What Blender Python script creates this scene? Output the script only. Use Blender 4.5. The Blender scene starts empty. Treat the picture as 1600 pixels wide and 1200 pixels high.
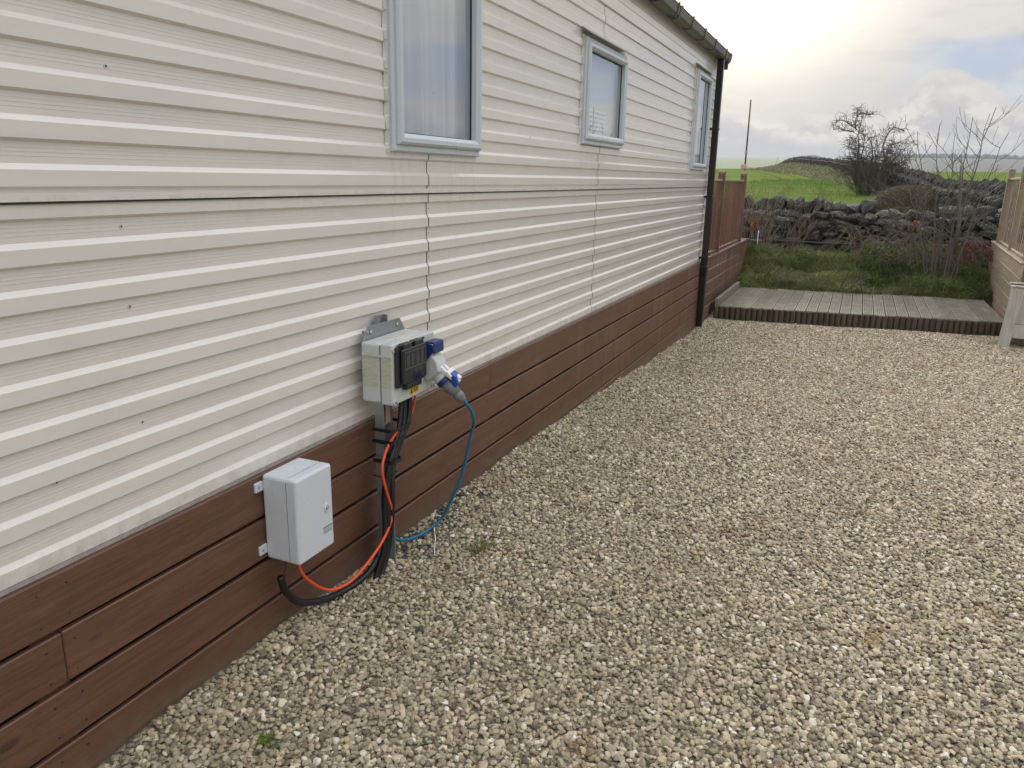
import bpy, bmesh, math, random
import numpy as np
from mathutils import Vector, Matrix, noise

random.seed(7); np.random.seed(7)
sc = bpy.context.scene
col = sc.collection

# ------------------------------------------------------------------ camera
EYE = 1.65
cam_d = bpy.data.cameras.new('camera'); cam = bpy.data.objects.new('camera', cam_d); col.objects.link(cam)
Rv = Vector((0.913772, 0.405787, 0.018919)); Uv = Vector((-0.122694, 0.231293, 0.965116)); Fv = Vector((-0.387256, 0.884217, -0.261137))
cam.matrix_world = Matrix(((Rv.x, Uv.x, -Fv.x, 1.811), (Rv.y, Uv.y, -Fv.y, 0.0), (Rv.z, Uv.z, -Fv.z, EYE), (0, 0, 0, 1)))
cam_d.sensor_width = 36; cam_d.lens = 27.0; cam_d.clip_start = 0.05; cam_d.clip_end = 8000
sc.camera = cam

# ------------------------------------------------------------------ light
SUN_AZ, SUN_EL = -9.0, 15.0          # degrees, azimuth from +Y towards +X
world = bpy.data.worlds.new('World'); sc.world = world; world.use_nodes = True
sun_dir = Vector((math.sin(math.radians(SUN_AZ)) * math.cos(math.radians(SUN_EL)), math.cos(math.radians(SUN_AZ)) * math.cos(math.radians(SUN_EL)), math.sin(math.radians(SUN_EL))))
sl = bpy.data.lights.new('sun', 'SUN'); sun = bpy.data.objects.new('sun', sl); col.objects.link(sun)
sl.energy = 1.3; sl.angle = math.radians(10); sl.color = (1.0, 0.9, 0.75)
sun.rotation_euler = (-sun_dir).to_track_quat('-Z', 'Y').to_euler()
sc.view_settings.view_transform = 'Standard'; sc.view_settings.look = 'None'
sc.view_settings.exposure = 0.3; sc.view_settings.gamma = 1.0; sc.view_settings.use_curve_mapping = False
SKY_GAIN = 1.0

class NT:
    """tiny expression helper for shader node trees"""
    def __init__(s, nt): s.nt = nt; s.n = nt.nodes; s.l = nt.links
    def new(s, t, **kw):
        o = s.n.new(t)
        for k, v in kw.items(): setattr(o, k, v)
        return o
    def set(s, sock, v):
        if isinstance(v, bpy.types.NodeSocket): s.l.new(v, sock)
        elif isinstance(v, (int, float)) and sock.type in ('VECTOR',): sock.default_value = (v, v, v)
        elif isinstance(v, (int, float)) and sock.type == 'RGBA': sock.default_value = (v, v, v, 1)
        elif isinstance(v, tuple) and sock.type == 'RGBA' and len(v) == 3: sock.default_value = (*v, 1)
        else: sock.default_value = v
    def m(s, op, a, b=0.0, c=0.0, clamp=False):
        o = s.new('ShaderNodeMath', operation=op, use_clamp=clamp); s.set(o.inputs[0], a); s.set(o.inputs[1], b); s.set(o.inputs[2], c); return o.outputs[0]
    def vm(s, op, a, b=(0, 0, 0)):
        o = s.new('ShaderNodeVectorMath', operation=op); s.set(o.inputs[0], a); s.set(o.inputs[1], b)
        return o.outputs['Value'] if op in ('DOT_PRODUCT', 'LENGTH') else o.outputs[0]
    def sep(s, v): o = s.new('ShaderNodeSeparateXYZ'); s.set(o.inputs[0], v); return o.outputs
    def comb(s, x, y, z): o = s.new('ShaderNodeCombineXYZ'); s.set(o.inputs[0], x); s.set(o.inputs[1], y); s.set(o.inputs[2], z); return o.outputs[0]
    def noise(s, vec, scale, detail=4, rough=0.55, dist=0.0, out=0):
        o = s.new('ShaderNodeTexNoise'); s.set(o.inputs['Vector'], vec); s.set(o.inputs['Scale'], scale); s.set(o.inputs['Detail'], detail)
        s.set(o.inputs['Roughness'], rough); s.set(o.inputs['Distortion'], dist); return o.outputs[out]
    def voro(s, vec, scale, out='Distance', feature='F1'):
        o = s.new('ShaderNodeTexVoronoi', feature=feature); s.set(o.inputs['Vector'], vec); s.set(o.inputs['Scale'], scale); return o.outputs[out]
    def ramp(s, f, stops, interp='LINEAR'):
        o = s.new('ShaderNodeValToRGB'); s.set(o.inputs[0], f); e = o.color_ramp.elements; o.color_ramp.interpolation = interp
        while len(e) < len(stops): e.new(0.5)
        for el, (p, c) in zip(e, stops):
            el.position = p; el.color = (c, c, c, 1) if isinstance(c, (int, float)) else (*c, 1)
        return o.outputs[0]
    def mix(s, f, a, b, mode='MIX'):
        o = s.new('ShaderNodeMix', data_type='RGBA', blend_type=mode); s.set(o.inputs[0], f); s.set(o.inputs[6], a); s.set(o.inputs[7], b); return o.outputs[2]
    def sstep(s, x, a, b):
        o = s.new('ShaderNodeMapRange', interpolation_type='SMOOTHSTEP'); s.set(o.inputs[0], x); s.set(o.inputs[1], a); s.set(o.inputs[2], b); s.set(o.inputs[3], 0.0); s.set(o.inputs[4], 1.0); return o.outputs[0]
    def bump(s, h, strength=0.3, dist=0.01):
        o = s.new('ShaderNodeBump'); s.set(o.inputs['Height'], h); s.set(o.inputs['Strength'], strength); s.set(o.inputs['Distance'], dist); return o.outputs[0]

def build_sky():
    nt = world.node_tree; nt.nodes.clear(); q = NT(nt)
    tc = q.new('ShaderNodeTexCoord').outputs['Generated']
    d = q.vm('NORMALIZE', tc); x, y, z = q.sep(d)[:3]
    R2D = 180 / math.pi
    el = q.m('MULTIPLY', q.m('ARCSINE', z), R2D); az = q.m('MULTIPLY', q.m('ARCTAN2', x, y), R2D)
    sky = q.new('ShaderNodeTexSky', sky_type='NISHITA', sun_disc=False, sun_elevation=math.radians(SUN_EL), sun_rotation=math.radians(SUN_AZ), air_density=1.0, dust_density=2.0)
    blue = q.vm('SCALE', sky.outputs[0]); blue.node.inputs['Scale'].default_value = 0.075
    # cloud layer coordinates: flattened towards the horizon
    inv = q.m('DIVIDE', 1.0, q.m('ADD', q.m('ABSOLUTE', z), 0.13))
    cp = q.comb(q.m('MULTIPLY', x, inv), q.m('MULTIPLY', y, inv), q.m('MULTIPLY', z, 2.0))
    n1 = q.noise(cp, 1.6, 7, 0.55, 0.3)
    band = q.comb(q.m('MULTIPLY', az, 0.10), q.m('MULTIPLY', el, 0.26), 3.7)
    n2 = q.noise(band, 1.0, 8, 0.58, 0.25)
    n3 = q.noise(q.vm('ADD', band, (11.3, 4.1, 0.0)), 0.55, 5, 0.5)
    puff = q.noise(q.comb(q.m('MULTIPLY', az, 0.30), q.m('MULTIPLY', el, 0.48), 1.3), 1.0, 8, 0.6, 0.2)
    dsun = q.m('MAXIMUM', q.vm('DOT_PRODUCT', d, tuple(sun_dir)), 0.0)
    glow = q.m('POWER', dsun, 130.0); glow2 = q.m('POWER', dsun, 14.0)
    # high thin veil: warm white, rises in brightness with height
    up = q.sstep(el, 4.0, 14.0); up2 = q.sstep(el, 11.0, 60.0)
    veil = q.mix(up, (0.60, 0.60, 0.60), (0.84, 0.81, 0.77)); veil = q.mix(up2, veil, (1.50, 1.56, 1.66))
    veil = q.mix(q.m('MULTIPLY', q.sstep(n3, 0.35, 0.7), 0.35), veil, (0.56, 0.58, 0.63))
    # clear blue gap to the right above the cumulus bank
    e2 = q.m('ADD', el, q.m('MULTIPLY', q.m('SUBTRACT', puff, 0.5), 1.6))
    azr = q.sstep(q.m('ADD', az, q.m('MULTIPLY', puff, 2.0)), 1.0, 6.0)
    lo = q.m('ADD', 4.9, q.m('MULTIPLY', q.sstep(q.m('ABSOLUTE', q.m('SUBTRACT', az, 4.0)), 4.2, 0.0), 1.9))
    gap = q.m('MULTIPLY', q.m('MULTIPLY', q.sstep(q.m('SUBTRACT', e2, lo), -0.1, 0.25), q.sstep(q.m('ADD', el, q.m('MULTIPLY', puff, 0.8)), 9.3, 8.7)), azr)
    farr = q.sstep(az, 60.0, 25.0)
    gap = q.m('MULTIPLY', gap, farr)
    gap_all = q.m('MAXIMUM', gap, q.m('MULTIPLY', q.sstep(n1, 0.56, 0.66), q.m('MULTIPLY', q.sstep(el, 12.0, 22.0), 0.7)))
    bluec = q.mix(q.m('SUBTRACT', 1.0, q.m('MULTIPLY', q.sstep(el, 15.0, 50.0), 0.6)), blue, (0.41, 0.52, 0.70))
    c = q.mix(q.m('MULTIPLY', gap_all, 0.9), veil, bluec)
    # cumulus bank low down
    top = q.m('ADD', q.m('ADD', 4.3, q.m('MULTIPLY', q.sstep(q.m('ABSOLUTE', q.m('SUBTRACT', az, 4.0)), 4.2, 0.0), 2.3)), q.m('MULTIPLY', q.m('SUBTRACT', n3, 0.5), 2.0))
    cum = q.sstep(q.m('SUBTRACT', top, q.m('ADD', el, q.m('MULTIPLY', q.m('SUBTRACT', puff, 0.5), 2.6))), -0.15, 0.7)
    shade = q.m('ADD', q.sstep(puff, 0.42, 0.58), q.m('MULTIPLY', q.sstep(el, 1.0, 6.0), 0.35), clamp=True)
    cumc = q.mix(shade, (0.41, 0.43, 0.49), (0.74, 0.73, 0.715))
    c = q.mix(q.m('MULTIPLY', cum, 0.85), c, cumc)
    # lilac grey base of the clouds near the horizon
    base = q.sstep(q.m('ADD', el, q.m('MULTIPLY', q.m('SUBTRACT', n2, 0.5), 5.5)), 3.4, 1.4)
    c = q.mix(q.m('MULTIPLY', base, 0.85), c, (0.40, 0.425, 0.52))
    c = q.mix(q.m('MULTIPLY', q.m('MULTIPLY', q.sstep(n2, 0.5, 0.66), q.sstep(el, 20.0, 9.0)), 0.60), c, (0.74, 0.725, 0.70))
    wisp = q.noise(q.comb(q.m('MULTIPLY', az, 0.20), q.m('MULTIPLY', el, 0.75), 8.1), 1.0, 8, 0.62, 0.4)
    c = q.mix(q.m('MULTIPLY', q.m('MULTIPLY', q.sstep(wisp, 0.48, 0.66), q.sstep(el, 16.0, 8.0)), 0.38), c, (0.50, 0.505, 0.53))
    c = q.mix(q.sstep(el, 0.9, 0.0), c, (0.50, 0.53, 0.58))
    g = q.vm('SCALE', q.comb(1.0, 0.90, 0.66)); q.set(g.node.inputs['Scale'], q.m('ADD', q.m('MULTIPLY', glow, 1.5), q.m('MULTIPLY', glow2, 0.075)))
    c = q.vm('ADD', c, g)
    lowf = q.m('ADD', 0.82, q.m('MULTIPLY', q.sstep(el, 10.0, 40.0), 0.18)); c = q.vm('MULTIPLY', c, q.comb(q.m('MULTIPLY', lowf, 1.02), lowf, q.m('MULTIPLY', lowf, 0.975)))
    below = q.sstep(el, 0.0, -2.0)
    c = q.mix(below, c, (0.2, 0.22, 0.18))
    bg = q.new('ShaderNodeBackground'); q.set(bg.inputs[0], c); bg.inputs[1].default_value = SKY_GAIN
    out = q.new('ShaderNodeOutputWorld'); q.l.new(bg.outputs[0], out.inputs[0])
build_sky()

# ------------------------------------------------------------------ helpers
def tag(o, label=None, cat=None, group=None, kind=None):
    if label: o['label'] = label
    if cat: o['category'] = cat
    if group: o['group'] = group
    if kind: o['kind'] = kind
    return o
def empty(name, loc=(0, 0, 0), rz=0.0):
    o = bpy.data.objects.new(name, None); o.empty_display_size = 0.1; col.objects.link(o); o.location = loc; o.rotation_euler = (0, 0, rz); return o
def link(name, me, mat=None, parent=None, world_coords=True):
    o = bpy.data.objects.new(name, me); col.objects.link(o)
    if mat and not me.materials: me.materials.append(mat)
    if parent:
        o.parent = parent
        if world_coords: o.matrix_parent_inverse = (Matrix.LocRotScale(parent.location, parent.rotation_euler, None) if parent.parent is None else PW(parent)).inverted()
    return o
def PW(o):
    m = Matrix.LocRotScale(o.location, o.rotation_euler, o.scale)
    return (PW(o.parent) @ o.matrix_parent_inverse @ m) if o.parent else m

class MB:
    def __init__(s): s.v = []; s.f = []; s.sm = []
    def add(s, vs, fs, smooth=False):
        b = len(s.v); s.v += [tuple(p) for p in vs]; s.f += [tuple(b + i for i in f) for f in fs]; s.sm += [smooth] * len(fs); return s
    def box(s, a, b, M=None):
        (x0, y0, z0), (x1, y1, z1) = a, b
        vs = [Vector(p) for p in [(x0, y0, z0), (x1, y0, z0), (x1, y1, z0), (x0, y1, z0), (x0, y0, z1), (x1, y0, z1), (x1, y1, z1), (x0, y1, z1)]]
        if M is not None: vs = [M @ p for p in vs]
        return s.add(vs, [(0, 3, 2, 1), (4, 5, 6, 7), (0, 1, 5, 4), (1, 2, 6, 5), (2, 3, 7, 6), (3, 0, 4, 7)])
    def cbox(s, a, b, c=0.004, M=None):
        """box with chamfered long edges (chamfer on all 12 edges through 24 verts)"""
        bm = bmesh.new(); bmesh.ops.create_cube(bm, size=1.0)
        sx, sy, sz = [b[i] - a[i] for i in range(3)]; cx, cy, cz = [(b[i] + a[i]) / 2 for i in range(3)]
        for v in bm.verts: v.co = Vector((v.co.x * sx + cx, v.co.y * sy + cy, v.co.z * sz + cz))
        bmesh.ops.bevel(bm, geom=bm.edges[:], offset=min(c, .45 * min(sx, sy, sz)), segments=1, affect='EDGES')
        return s.bm(bm, M)
    def bm(s, bm, M=None, smooth=False):
        bm.verts.index_update()
        vs = [(M @ v.co) if M is not None else v.co.copy() for v in bm.verts]; fs = [tuple(v.index for v in f.verts) for f in bm.faces]
        bm.free(); return s.add(vs, fs, smooth)
    def prism(s, poly, fn, t0, t1, smooth=False):
        """poly: 2d points, fn(u,v,t)->3d"""
        n = len(poly); vs = [fn(u, v, t0) for u, v in poly] + [fn(u, v, t1) for u, v in poly]
        fs = [(i, (i + 1) % n, n + (i + 1) % n, n + i) for i in range(n)] + [tuple(range(n))[::-1], tuple(range(n, 2 * n))]
        return s.add(vs, fs, smooth)
    def tube(s, pts, r, n=10, cap=True, smooth=True):
        pts = [Vector(p) for p in pts]; k = len(pts); rr = r if isinstance(r, (list, tuple)) else [r] * k
        vs = []; prev = None
        for i, p in enumerate(pts):
            t = (pts[min(i + 1, k - 1)] - pts[max(i - 1, 0)]).normalized()
            if prev is None:
                a = Vector((0, 0, 1)) if abs(t.z) < 0.9 else Vector((1, 0, 0)); u = t.cross(a).normalized()
            else:
                u = (prev - t * prev.dot(t)).normalized()
            prev = u; w = t.cross(u)
            vs += [p + (u * math.cos(2 * math.pi * j / n) + w * math.sin(2 * math.pi * j / n)) * rr[i] for j in range(n)]
        fs = [(i * n + j, i * n + (j + 1) % n, (i + 1) * n + (j + 1) % n, (i + 1) * n + j) for i in range(k - 1) for j in range(n)]
        if cap: fs += [tuple(range(n))[::-1], tuple(range((k - 1) * n, k * n))]
        return s.add(vs, fs, smooth)
    def mesh(s, name):
        me = bpy.data.meshes.new(name); me.from_pydata(s.v, [], s.f); me.polygons.foreach_set('use_smooth', s.sm); me.update(); return me
    def build(s, name, mat, parent=None, bevel=0, seg=2):
        o = link(name, s.mesh(name), mat, parent)
        if bevel:
            m = o.modifiers.new('bevel', 'BEVEL'); m.width = bevel; m.segments = seg; m.limit_method = 'ANGLE'; m.angle_limit = math.radians(35)
            o.data.polygons.foreach_set('use_smooth', [True] * len(o.data.polygons))
            w = o.modifiers.new('wn', 'WEIGHTED_NORMAL'); w.keep_sharp = False
        return o
def smooth_path(pts, k=6):
    P = [Vector(p) for p in pts]; out = []
    for i in range(len(P) - 1):
        a, b, c, d = P[max(i - 1, 0)], P[i], P[i + 1], P[min(i + 2, len(P) - 1)]
        for j in range(k):
            t = j / k; out.append(0.5 * ((2 * b) + (c - a) * t + (2 * a - 5 * b + 4 * c - d) * t * t + (3 * b - a - 3 * c + d) * t ** 3))
    out.append(P[-1]); return out
def ident(u, v, t): return (u, t, v)      # prism run along Y with (x,z) section

# ------------------------------------------------------------------ materials
def material(name, fn, **kw):
    m = bpy.data.materials.new(name); m.use_nodes = True; q = NT(m.node_tree); b = q.n['Principled BSDF']
    for k, v in kw.items(): q.set(b.inputs[k], v)
    if fn: fn(q, b)
    return m
def pos(q): return q.new('ShaderNodeNewGeometry').outputs['Position']
def orand(q): return q.new('ShaderNodeObjectInfo').outputs['Random']
def simple(name, c, rough=0.5, metal=0.0, var=0.12, scale=30, bump=0.0, **kw):
    def fn(q, b):
        n = q.noise(pos(q), scale, 5, 0.6)
        f = q.m('ADD', 1 - var, q.m('MULTIPLY', n, 2 * var))
        q.set(b.inputs['Base Color'], q.mix(1.0, c, q.comb(f, f, f), 'MULTIPLY'))
        q.set(b.inputs['Roughness'], q.m('ADD', rough - 0.08, q.m('MULTIPLY', n, 0.16)))
        if bump: q.set(b.inputs['Normal'], q.bump(n, bump, 0.002))
    return material(name, fn, Metallic=metal, **kw)

def siding_fn(q, b):
    p = pos(q); x, y, z = q.sep(p)[:3]
    st = q.noise(q.comb(0.0, q.m('MULTIPLY', y, 1.3), q.m('MULTIPLY', z, 26)), 1.0, 5, 0.6)
    drip = q.noise(q.comb(0.0, q.m('MULTIPLY', y, 5), q.m('MULTIPLY', z, 2.5)), 1.0, 5, 0.65, 0.4)
    blot = q.noise(p, 1.7, 4, 0.6)
    c = q.mix(q.sstep(st, 0.3, 0.75), (0.74, 0.708, 0.668), (0.71, 0.678, 0.638))
    c = q.mix(q.m('MULTIPLY', q.sstep(drip, 0.56, 0.76), 0.10), c, (0.47, 0.44, 0.385))
    c = q.mix(q.m('MULTIPLY', q.sstep(blot, 0.5, 0.75), 0.15), c, (0.55, 0.53, 0.50))
    wm = q.noise(q.comb(0.0, q.m('MULTIPLY', y, 2.2), q.m('MULTIPLY', z, 6.0)), 1.0, 6, 0.7, 0.6)
    c = q.mix(q.m('MULTIPLY', q.sstep(wm, 0.52, 0.62), 0.22), c, (0.60, 0.585, 0.565))
    run = q.noise(q.comb(0.0, q.m('MULTIPLY', y, 34), q.m('MULTIPLY', z, 0.7)), 1.0, 4, 0.6)
    uw = 0.0
    for (a_, b2, zb) in ((2.78, 3.62, 1.74), (5.15, 6.15, 1.87), (8.86, 9.74, 1.76)):
        uw = q.m('ADD', uw, q.m('MULTIPLY', q.m('MULTIPLY', q.sstep(y, a_, a_ + .05), q.sstep(y, b2, b2 - .05)), q.m('MULTIPLY', q.sstep(z, zb - .75, zb), q.m('LESS_THAN', z, zb))))
    c = q.mix(q.m('MULTIPLY', q.m('MULTIPLY', uw, q.sstep(run, 0.48, 0.68)), 0.16), c, (0.40, 0.385, 0.33))
    alg = q.m('MULTIPLY', q.sstep(q.m('ABSOLUTE', q.m('SUBTRACT', z, 1.574)), 0.012, 0.002), q.sstep(q.noise(p, 9, 5, 0.7), 0.45, 0.6))
    c = q.mix(q.m('MULTIPLY', alg, 0.14), c, (0.10, 0.11, 0.06))
    jn = q.m('MULTIPLY', q.sstep(z, 1.45, 1.574), q.m('LESS_THAN', z, 1.575)); c = q.mix(q.m('MULTIPLY', q.m('MULTIPLY', jn, q.sstep(run, 0.42, 0.65)), 0.08), c, (0.45, 0.44, 0.36))
    low = q.m('MULTIPLY', q.sstep(z, 0.74, 0.64), q.sstep(q.noise(p, 22, 4, 0.6), 0.35, 0.7))
    c = q.mix(q.m('MULTIPLY', low, 0.45), c, (0.36, 0.34, 0.27))
    q.set(b.inputs['Base Color'], c)
    q.set(b.inputs['Roughness'], q.m('ADD', 0.12, q.m('MULTIPLY', st, 0.12)))
    h = q.noise(q.comb(0.0, q.m('MULTIPLY', y, 1.1), q.m('MULTIPLY', z, 1.8)), 1.0, 1, 0.5)
    q.set(b.inputs['Normal'], q.bump(h, 0.15, 0.012))
    b.inputs['Coat Weight'].default_value = 0.25; b.inputs['Coat Roughness'].default_value = 0.14
M_siding = material('siding_paint', siding_fn)

def wood(name, c_dark, c_mid, c_light, axis='y', rough=0.62, knots=True, wear=0.0, wearc=(0.3, 0.25, 0.22), stain=0.3):
    def fn(q, b):
        p = pos(q); x, y, z = q.sep(p)[:3]; r = orand(q)
        off = q.m('MULTIPLY', r, 37.0)
        if axis == 'y': a, u, w = y, z, x
        elif axis == 'z': a, u, w = z, y, x
        else: a, u, w = x, z, y
        v = q.comb(q.m('ADD', q.m('MULTIPLY', a, 1.0), off), q.m('MULTIPLY', u, 14.0), q.m('MULTIPLY', w, 14.0))
        kv = q.comb(q.m('ADD', q.m('MULTIPLY', a, 1.0), off), q.m('MULTIPLY', u, 2.6), q.m('MULTIPLY', w, 1.0))
        kd = q.voro(kv, 2.1)
        kk = q.sstep(kd, 0.16, 0.0)
        wv = q.vm('ADD', v, q.comb(0.0, q.m('MULTIPLY', kk, 2.5), 0.0))
        g = q.noise(wv, 3.2, 7, 0.62, 0.8); fine = q.noise(q.vm('MULTIPLY', wv, (4.0, 5.0, 5.0)), 3.0, 4, 0.7)
        c = q.mix(q.sstep(g, 0.3, 0.7), c_dark, c_mid)
        c = q.mix(q.m('MULTIPLY', q.sstep(fine, 0.5, 0.75), 0.45), c, c_light)
        if knots:
            ring = q.m('MULTIPLY', q.sstep(kd, 0.085, 0.04), 0.65)
            c = q.mix(ring, c, tuple(k * 0.45 for k in c_dark))
        bl = q.noise(p, 2.3, 5, 0.6)
        c = q.mix(q.m('MULTIPLY', q.sstep(bl, 0.45, 0.7), stain), c, tuple(k * 0.6 for k in c_mid))
        if wear:
            wn = q.noise(q.comb(q.m('MULTIPLY', y, 6.0), q.m('MULTIPLY', z, 1.2), q.m('MULTIPLY', x, 6.0)), 1.0, 6, 0.65)
            ws = q.m('MULTIPLY', q.sstep(wn, 0.48, 0.66), wear)
            if axis == 'y' and name == 'skirting_stain': ws = q.m('MULTIPLY', ws, q.sstep(y, 2.0, 8.0))
            c = q.mix(ws, c, wearc)
        if name == 'skirting_stain':
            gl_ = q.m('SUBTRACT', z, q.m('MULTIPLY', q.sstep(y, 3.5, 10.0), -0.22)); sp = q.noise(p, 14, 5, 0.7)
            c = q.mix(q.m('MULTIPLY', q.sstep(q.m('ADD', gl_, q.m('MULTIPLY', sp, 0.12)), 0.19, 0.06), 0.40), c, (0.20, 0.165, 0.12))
            scf = q.noise(q.comb(x, q.m('MULTIPLY', y, 2.0), q.m('MULTIPLY', z, 45)), 3.0, 4, 0.7); c = q.mix(q.m('MULTIPLY', q.sstep(scf, 0.62, 0.72), 0.25), c, (0.24, 0.14, 0.10))
        vr = q.m('ADD', 0.93, q.m('MULTIPLY', r, 0.14)) if name == 'skirting_stain' else q.m('ADD', 0.82, q.m('MULTIPLY', r, 0.36)); c = q.mix(1.0, c, q.comb(vr, vr, vr), 'MULTIPLY')
        q.set(b.inputs['Base Color'], c); q.set(b.inputs['Roughness'], q.m('ADD', rough - 0.06, q.m('MULTIPLY', g, 0.14)))
        q.set(b.inputs['Normal'], q.bump(q.m('ADD', g, q.m('MULTIPLY', fine, 0.6)), 0.35, 0.003))
    return material(name, fn)
M_skirt = wood('skirting_stain', (0.100, 0.047, 0.029), (0.148, 0.070, 0.043), (0.205, 0.108, 0.070), wear=0.45, wearc=(0.21, 0.125, 0.10), rough=0.5)
M_fence = wood('fence_stain', (0.080, 0.042, 0.028), (0.135, 0.073, 0.050), (0.20, 0.12, 0.088), wear=0.5, wearc=(0.25, 0.165, 0.125))
M_slat = wood('slat_stain', (0.11, 0.05, 0.032), (0.18, 0.085, 0.055), (0.24, 0.13, 0.09), axis='z', knots=False)
M_tan = wood('weathered_tan_board', (0.25, 0.19, 0.13), (0.40, 0.31, 0.215), (0.52, 0.43, 0.32), wear=0.5, wearc=(0.30, 0.27, 0.23))
M_tanslat = wood('weathered_tan_slat', (0.22, 0.165, 0.115), (0.36, 0.28, 0.20), (0.48, 0.39, 0.29), axis='z', knots=False)
M_deck = wood('deck_timber', (0.115, 0.100, 0.072), (0.21, 0.188, 0.138), (0.38, 0.345, 0.26), knots=False, wear=0.5, wearc=(0.33, 0.32, 0.26))
M_log = wood('edging_timber', (0.045, 0.032, 0.02), (0.10, 0.072, 0.046), (0.16, 0.12, 0.08), axis='z', knots=False)
M_plant = wood('planter_timber', (0.33, 0.31, 0.275), (0.47, 0.45, 0.40), (0.58, 0.56, 0.51), axis='z', knots=False, stain=0.2)
M_frame = simple('window_frame', (0.55, 0.60, 0.66), 0.28, var=0.01, scale=3)
M_trim = simple('pale_trim', (0.60, 0.585, 0.55), 0.4, var=0.06)
M_dark = simple('dark_void', (0.012, 0.011, 0.010), 0.9)
M_gasket = simple('black_rubber', (0.015, 0.015, 0.016), 0.5)
M_guttr = simple('gutter_plastic', (0.085, 0.082, 0.068), 0.42, var=0.25, scale=8)
M_guttlip = simple('gutter_bracket_plastic', (0.10, 0.098, 0.085), 0.4)
M_pipe = simple('black_downpipe', (0.010, 0.010, 0.011), 0.32)
M_roof = simple('roof_sheet', (0.10, 0.10, 0.095), 0.6)
M_conduit = simple('black_conduit', (0.010, 0.010, 0.012), 0.42)
M_tape = simple('black_tape', (0.012, 0.012, 0.013), 0.35)
M_orange = simple('orange_cable', (0.75, 0.085, 0.025), 0.38, var=0.05)
M_bluec = simple('blue_cable', (0.012, 0.15, 0.26), 0.36, var=0.05)
M_box = simple('pale_enclosure', (0.60, 0.645, 0.70), 0.28, var=0.006, scale=6)
M_line = simple('dark_groove', (0.09, 0.10, 0.12), 0.6)
M_print = simple('grey_print', (0.17, 0.18, 0.21), 0.5)
M_smoke = simple('smoked_cover', (0.012, 0.015, 0.021), 0.22, **{'Coat Weight': 0.15})
M_smokeframe = simple('smoked_frame', (0.022, 0.025, 0.032), 0.30)
M_breaker = simple('breaker_grey', (0.045, 0.05, 0.057), 0.3)
M_blue = simple('blue_plastic', (0.012, 0.035, 0.16), 0.35, var=0.05)
M_blue2 = simple('bright_blue_plastic', (0.012, 0.075, 0.36), 0.32, var=0.05)
M_plug = simple('grey_plug', (0.17, 0.185, 0.205), 0.38, var=0.05)
M_sock = simple('socket_grey', (0.50, 0.52, 0.51), 0.35, var=0.10, scale=40)
M_white = simple('white_plastic', (0.78, 0.79, 0.78), 0.35, var=0.04)
M_yellow = simple('yellow_sticker', (0.78, 0.46, 0.02), 0.45, var=0.04)
M_black = simple('sticker_black', (0.02, 0.02, 0.02), 0.5)
M_zinc = simple('galvanised_steel', (0.34, 0.37, 0.40), 0.38, metal=0.7, var=0.18, scale=60)
M_rust = simple('rusty_steel', (0.30, 0.22, 0.17), 0.7, metal=0.2, var=0.5, scale=50)
def ped_fn(q, b):
    p = pos(q); x, y, z = q.sep(p)[:3]
    n = q.noise(p, 45, 6, 0.65); n2 = q.noise(p, 12, 4, 0.6)
    c = q.mix(q.m('MULTIPLY', q.sstep(n, 0.5, 0.75), 0.3), (0.53, 0.565, 0.565), (0.38, 0.39, 0.34))
    # green algae where the side was wet between the two screw strips
    alg = q.m('MULTIPLY', q.m('MULTIPLY', q.sstep(z, 0.955, 0.945), q.sstep(z, 0.818, 0.826)), q.sstep(y, 2.503, 2.499))
    gz = q.noise(q.comb(0.0, q.m('MULTIPLY', x, 20), q.m('MULTIPLY', z, 300)), 1.0, 4, 0.6)
    ac = q.mix(q.sstep(gz, 0.35, 0.65), (0.36, 0.375, 0.24), (0.52, 0.52, 0.43))
    c = q.mix(q.m('MULTIPLY', alg, q.m('ADD', 0.6, q.m('MULTIPLY', n2, 0.5)), clamp=True), c, ac)
    topd = q.m('MULTIPLY', q.sstep(z, 0.995, 1.002), q.sstep(n2, 0.5, 0.62)); c = q.mix(q.m('MULTIPLY', topd, 0.55), c, (0.62, 0.58, 0.50))
    q.set(b.inputs['Base Color'], c); q.set(b.inputs['Roughness'], q.m('ADD', 0.3, q.m('MULTIPLY', n, 0.25)))
M_ped = material('pedestal_plastic', ped_fn)
def curtain_fn(q, b):
    q.set(b.inputs['Base Color'], (0.88, 0.88, 0.89)); b.inputs['Roughness'].default_value = 0.9
    t = q.new('ShaderNodeBsdfTranslucent'); t.inputs[0].default_value = (0.7, 0.72, 0.76, 1); mx = q.new('ShaderNodeMixShader'); mx.inputs[0].default_value = 0.35
    q.l.new(b.outputs[0], mx.inputs[1]); q.l.new(t.outputs[0], mx.inputs[2]); q.l.new(mx.outputs[0], q.n['Material Output'].inputs[0])
M_curtain = material('net_curtain', curtain_fn)
def glass_fn(q, b):
    q.n.remove(b); g_ = q.new('ShaderNodeNewGeometry'); cs = q.m('ABSOLUTE', q.vm('DOT_PRODUCT', g_.outputs['Incoming'], g_.outputs['Normal']))
    fr = q.m('ADD', 0.20, q.m('MULTIPLY', q.m('POWER', q.m('SUBTRACT', 1.0, cs), 3.0), 0.80))
    gl = q.new('ShaderNodeBsdfGlossy'); gl.inputs['Roughness'].default_value = 0.012; gl.inputs[0].default_value = (0.93, 0.97, 1, 1)
    tr = q.new('ShaderNodeBsdfTransparent'); tr.inputs[0].default_value = (0.93, 0.96, 0.98, 1)
    mx = q.new('ShaderNodeMixShader'); q.l.new(fr, mx.inputs[0]); q.l.new(tr.outputs[0], mx.inputs[1]); q.l.new(gl.outputs[0], mx.inputs[2]); q.l.new(mx.outputs[0], q.n['Material Output'].inputs[0])
M_glass = material('window_glass', glass_fn)
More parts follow.
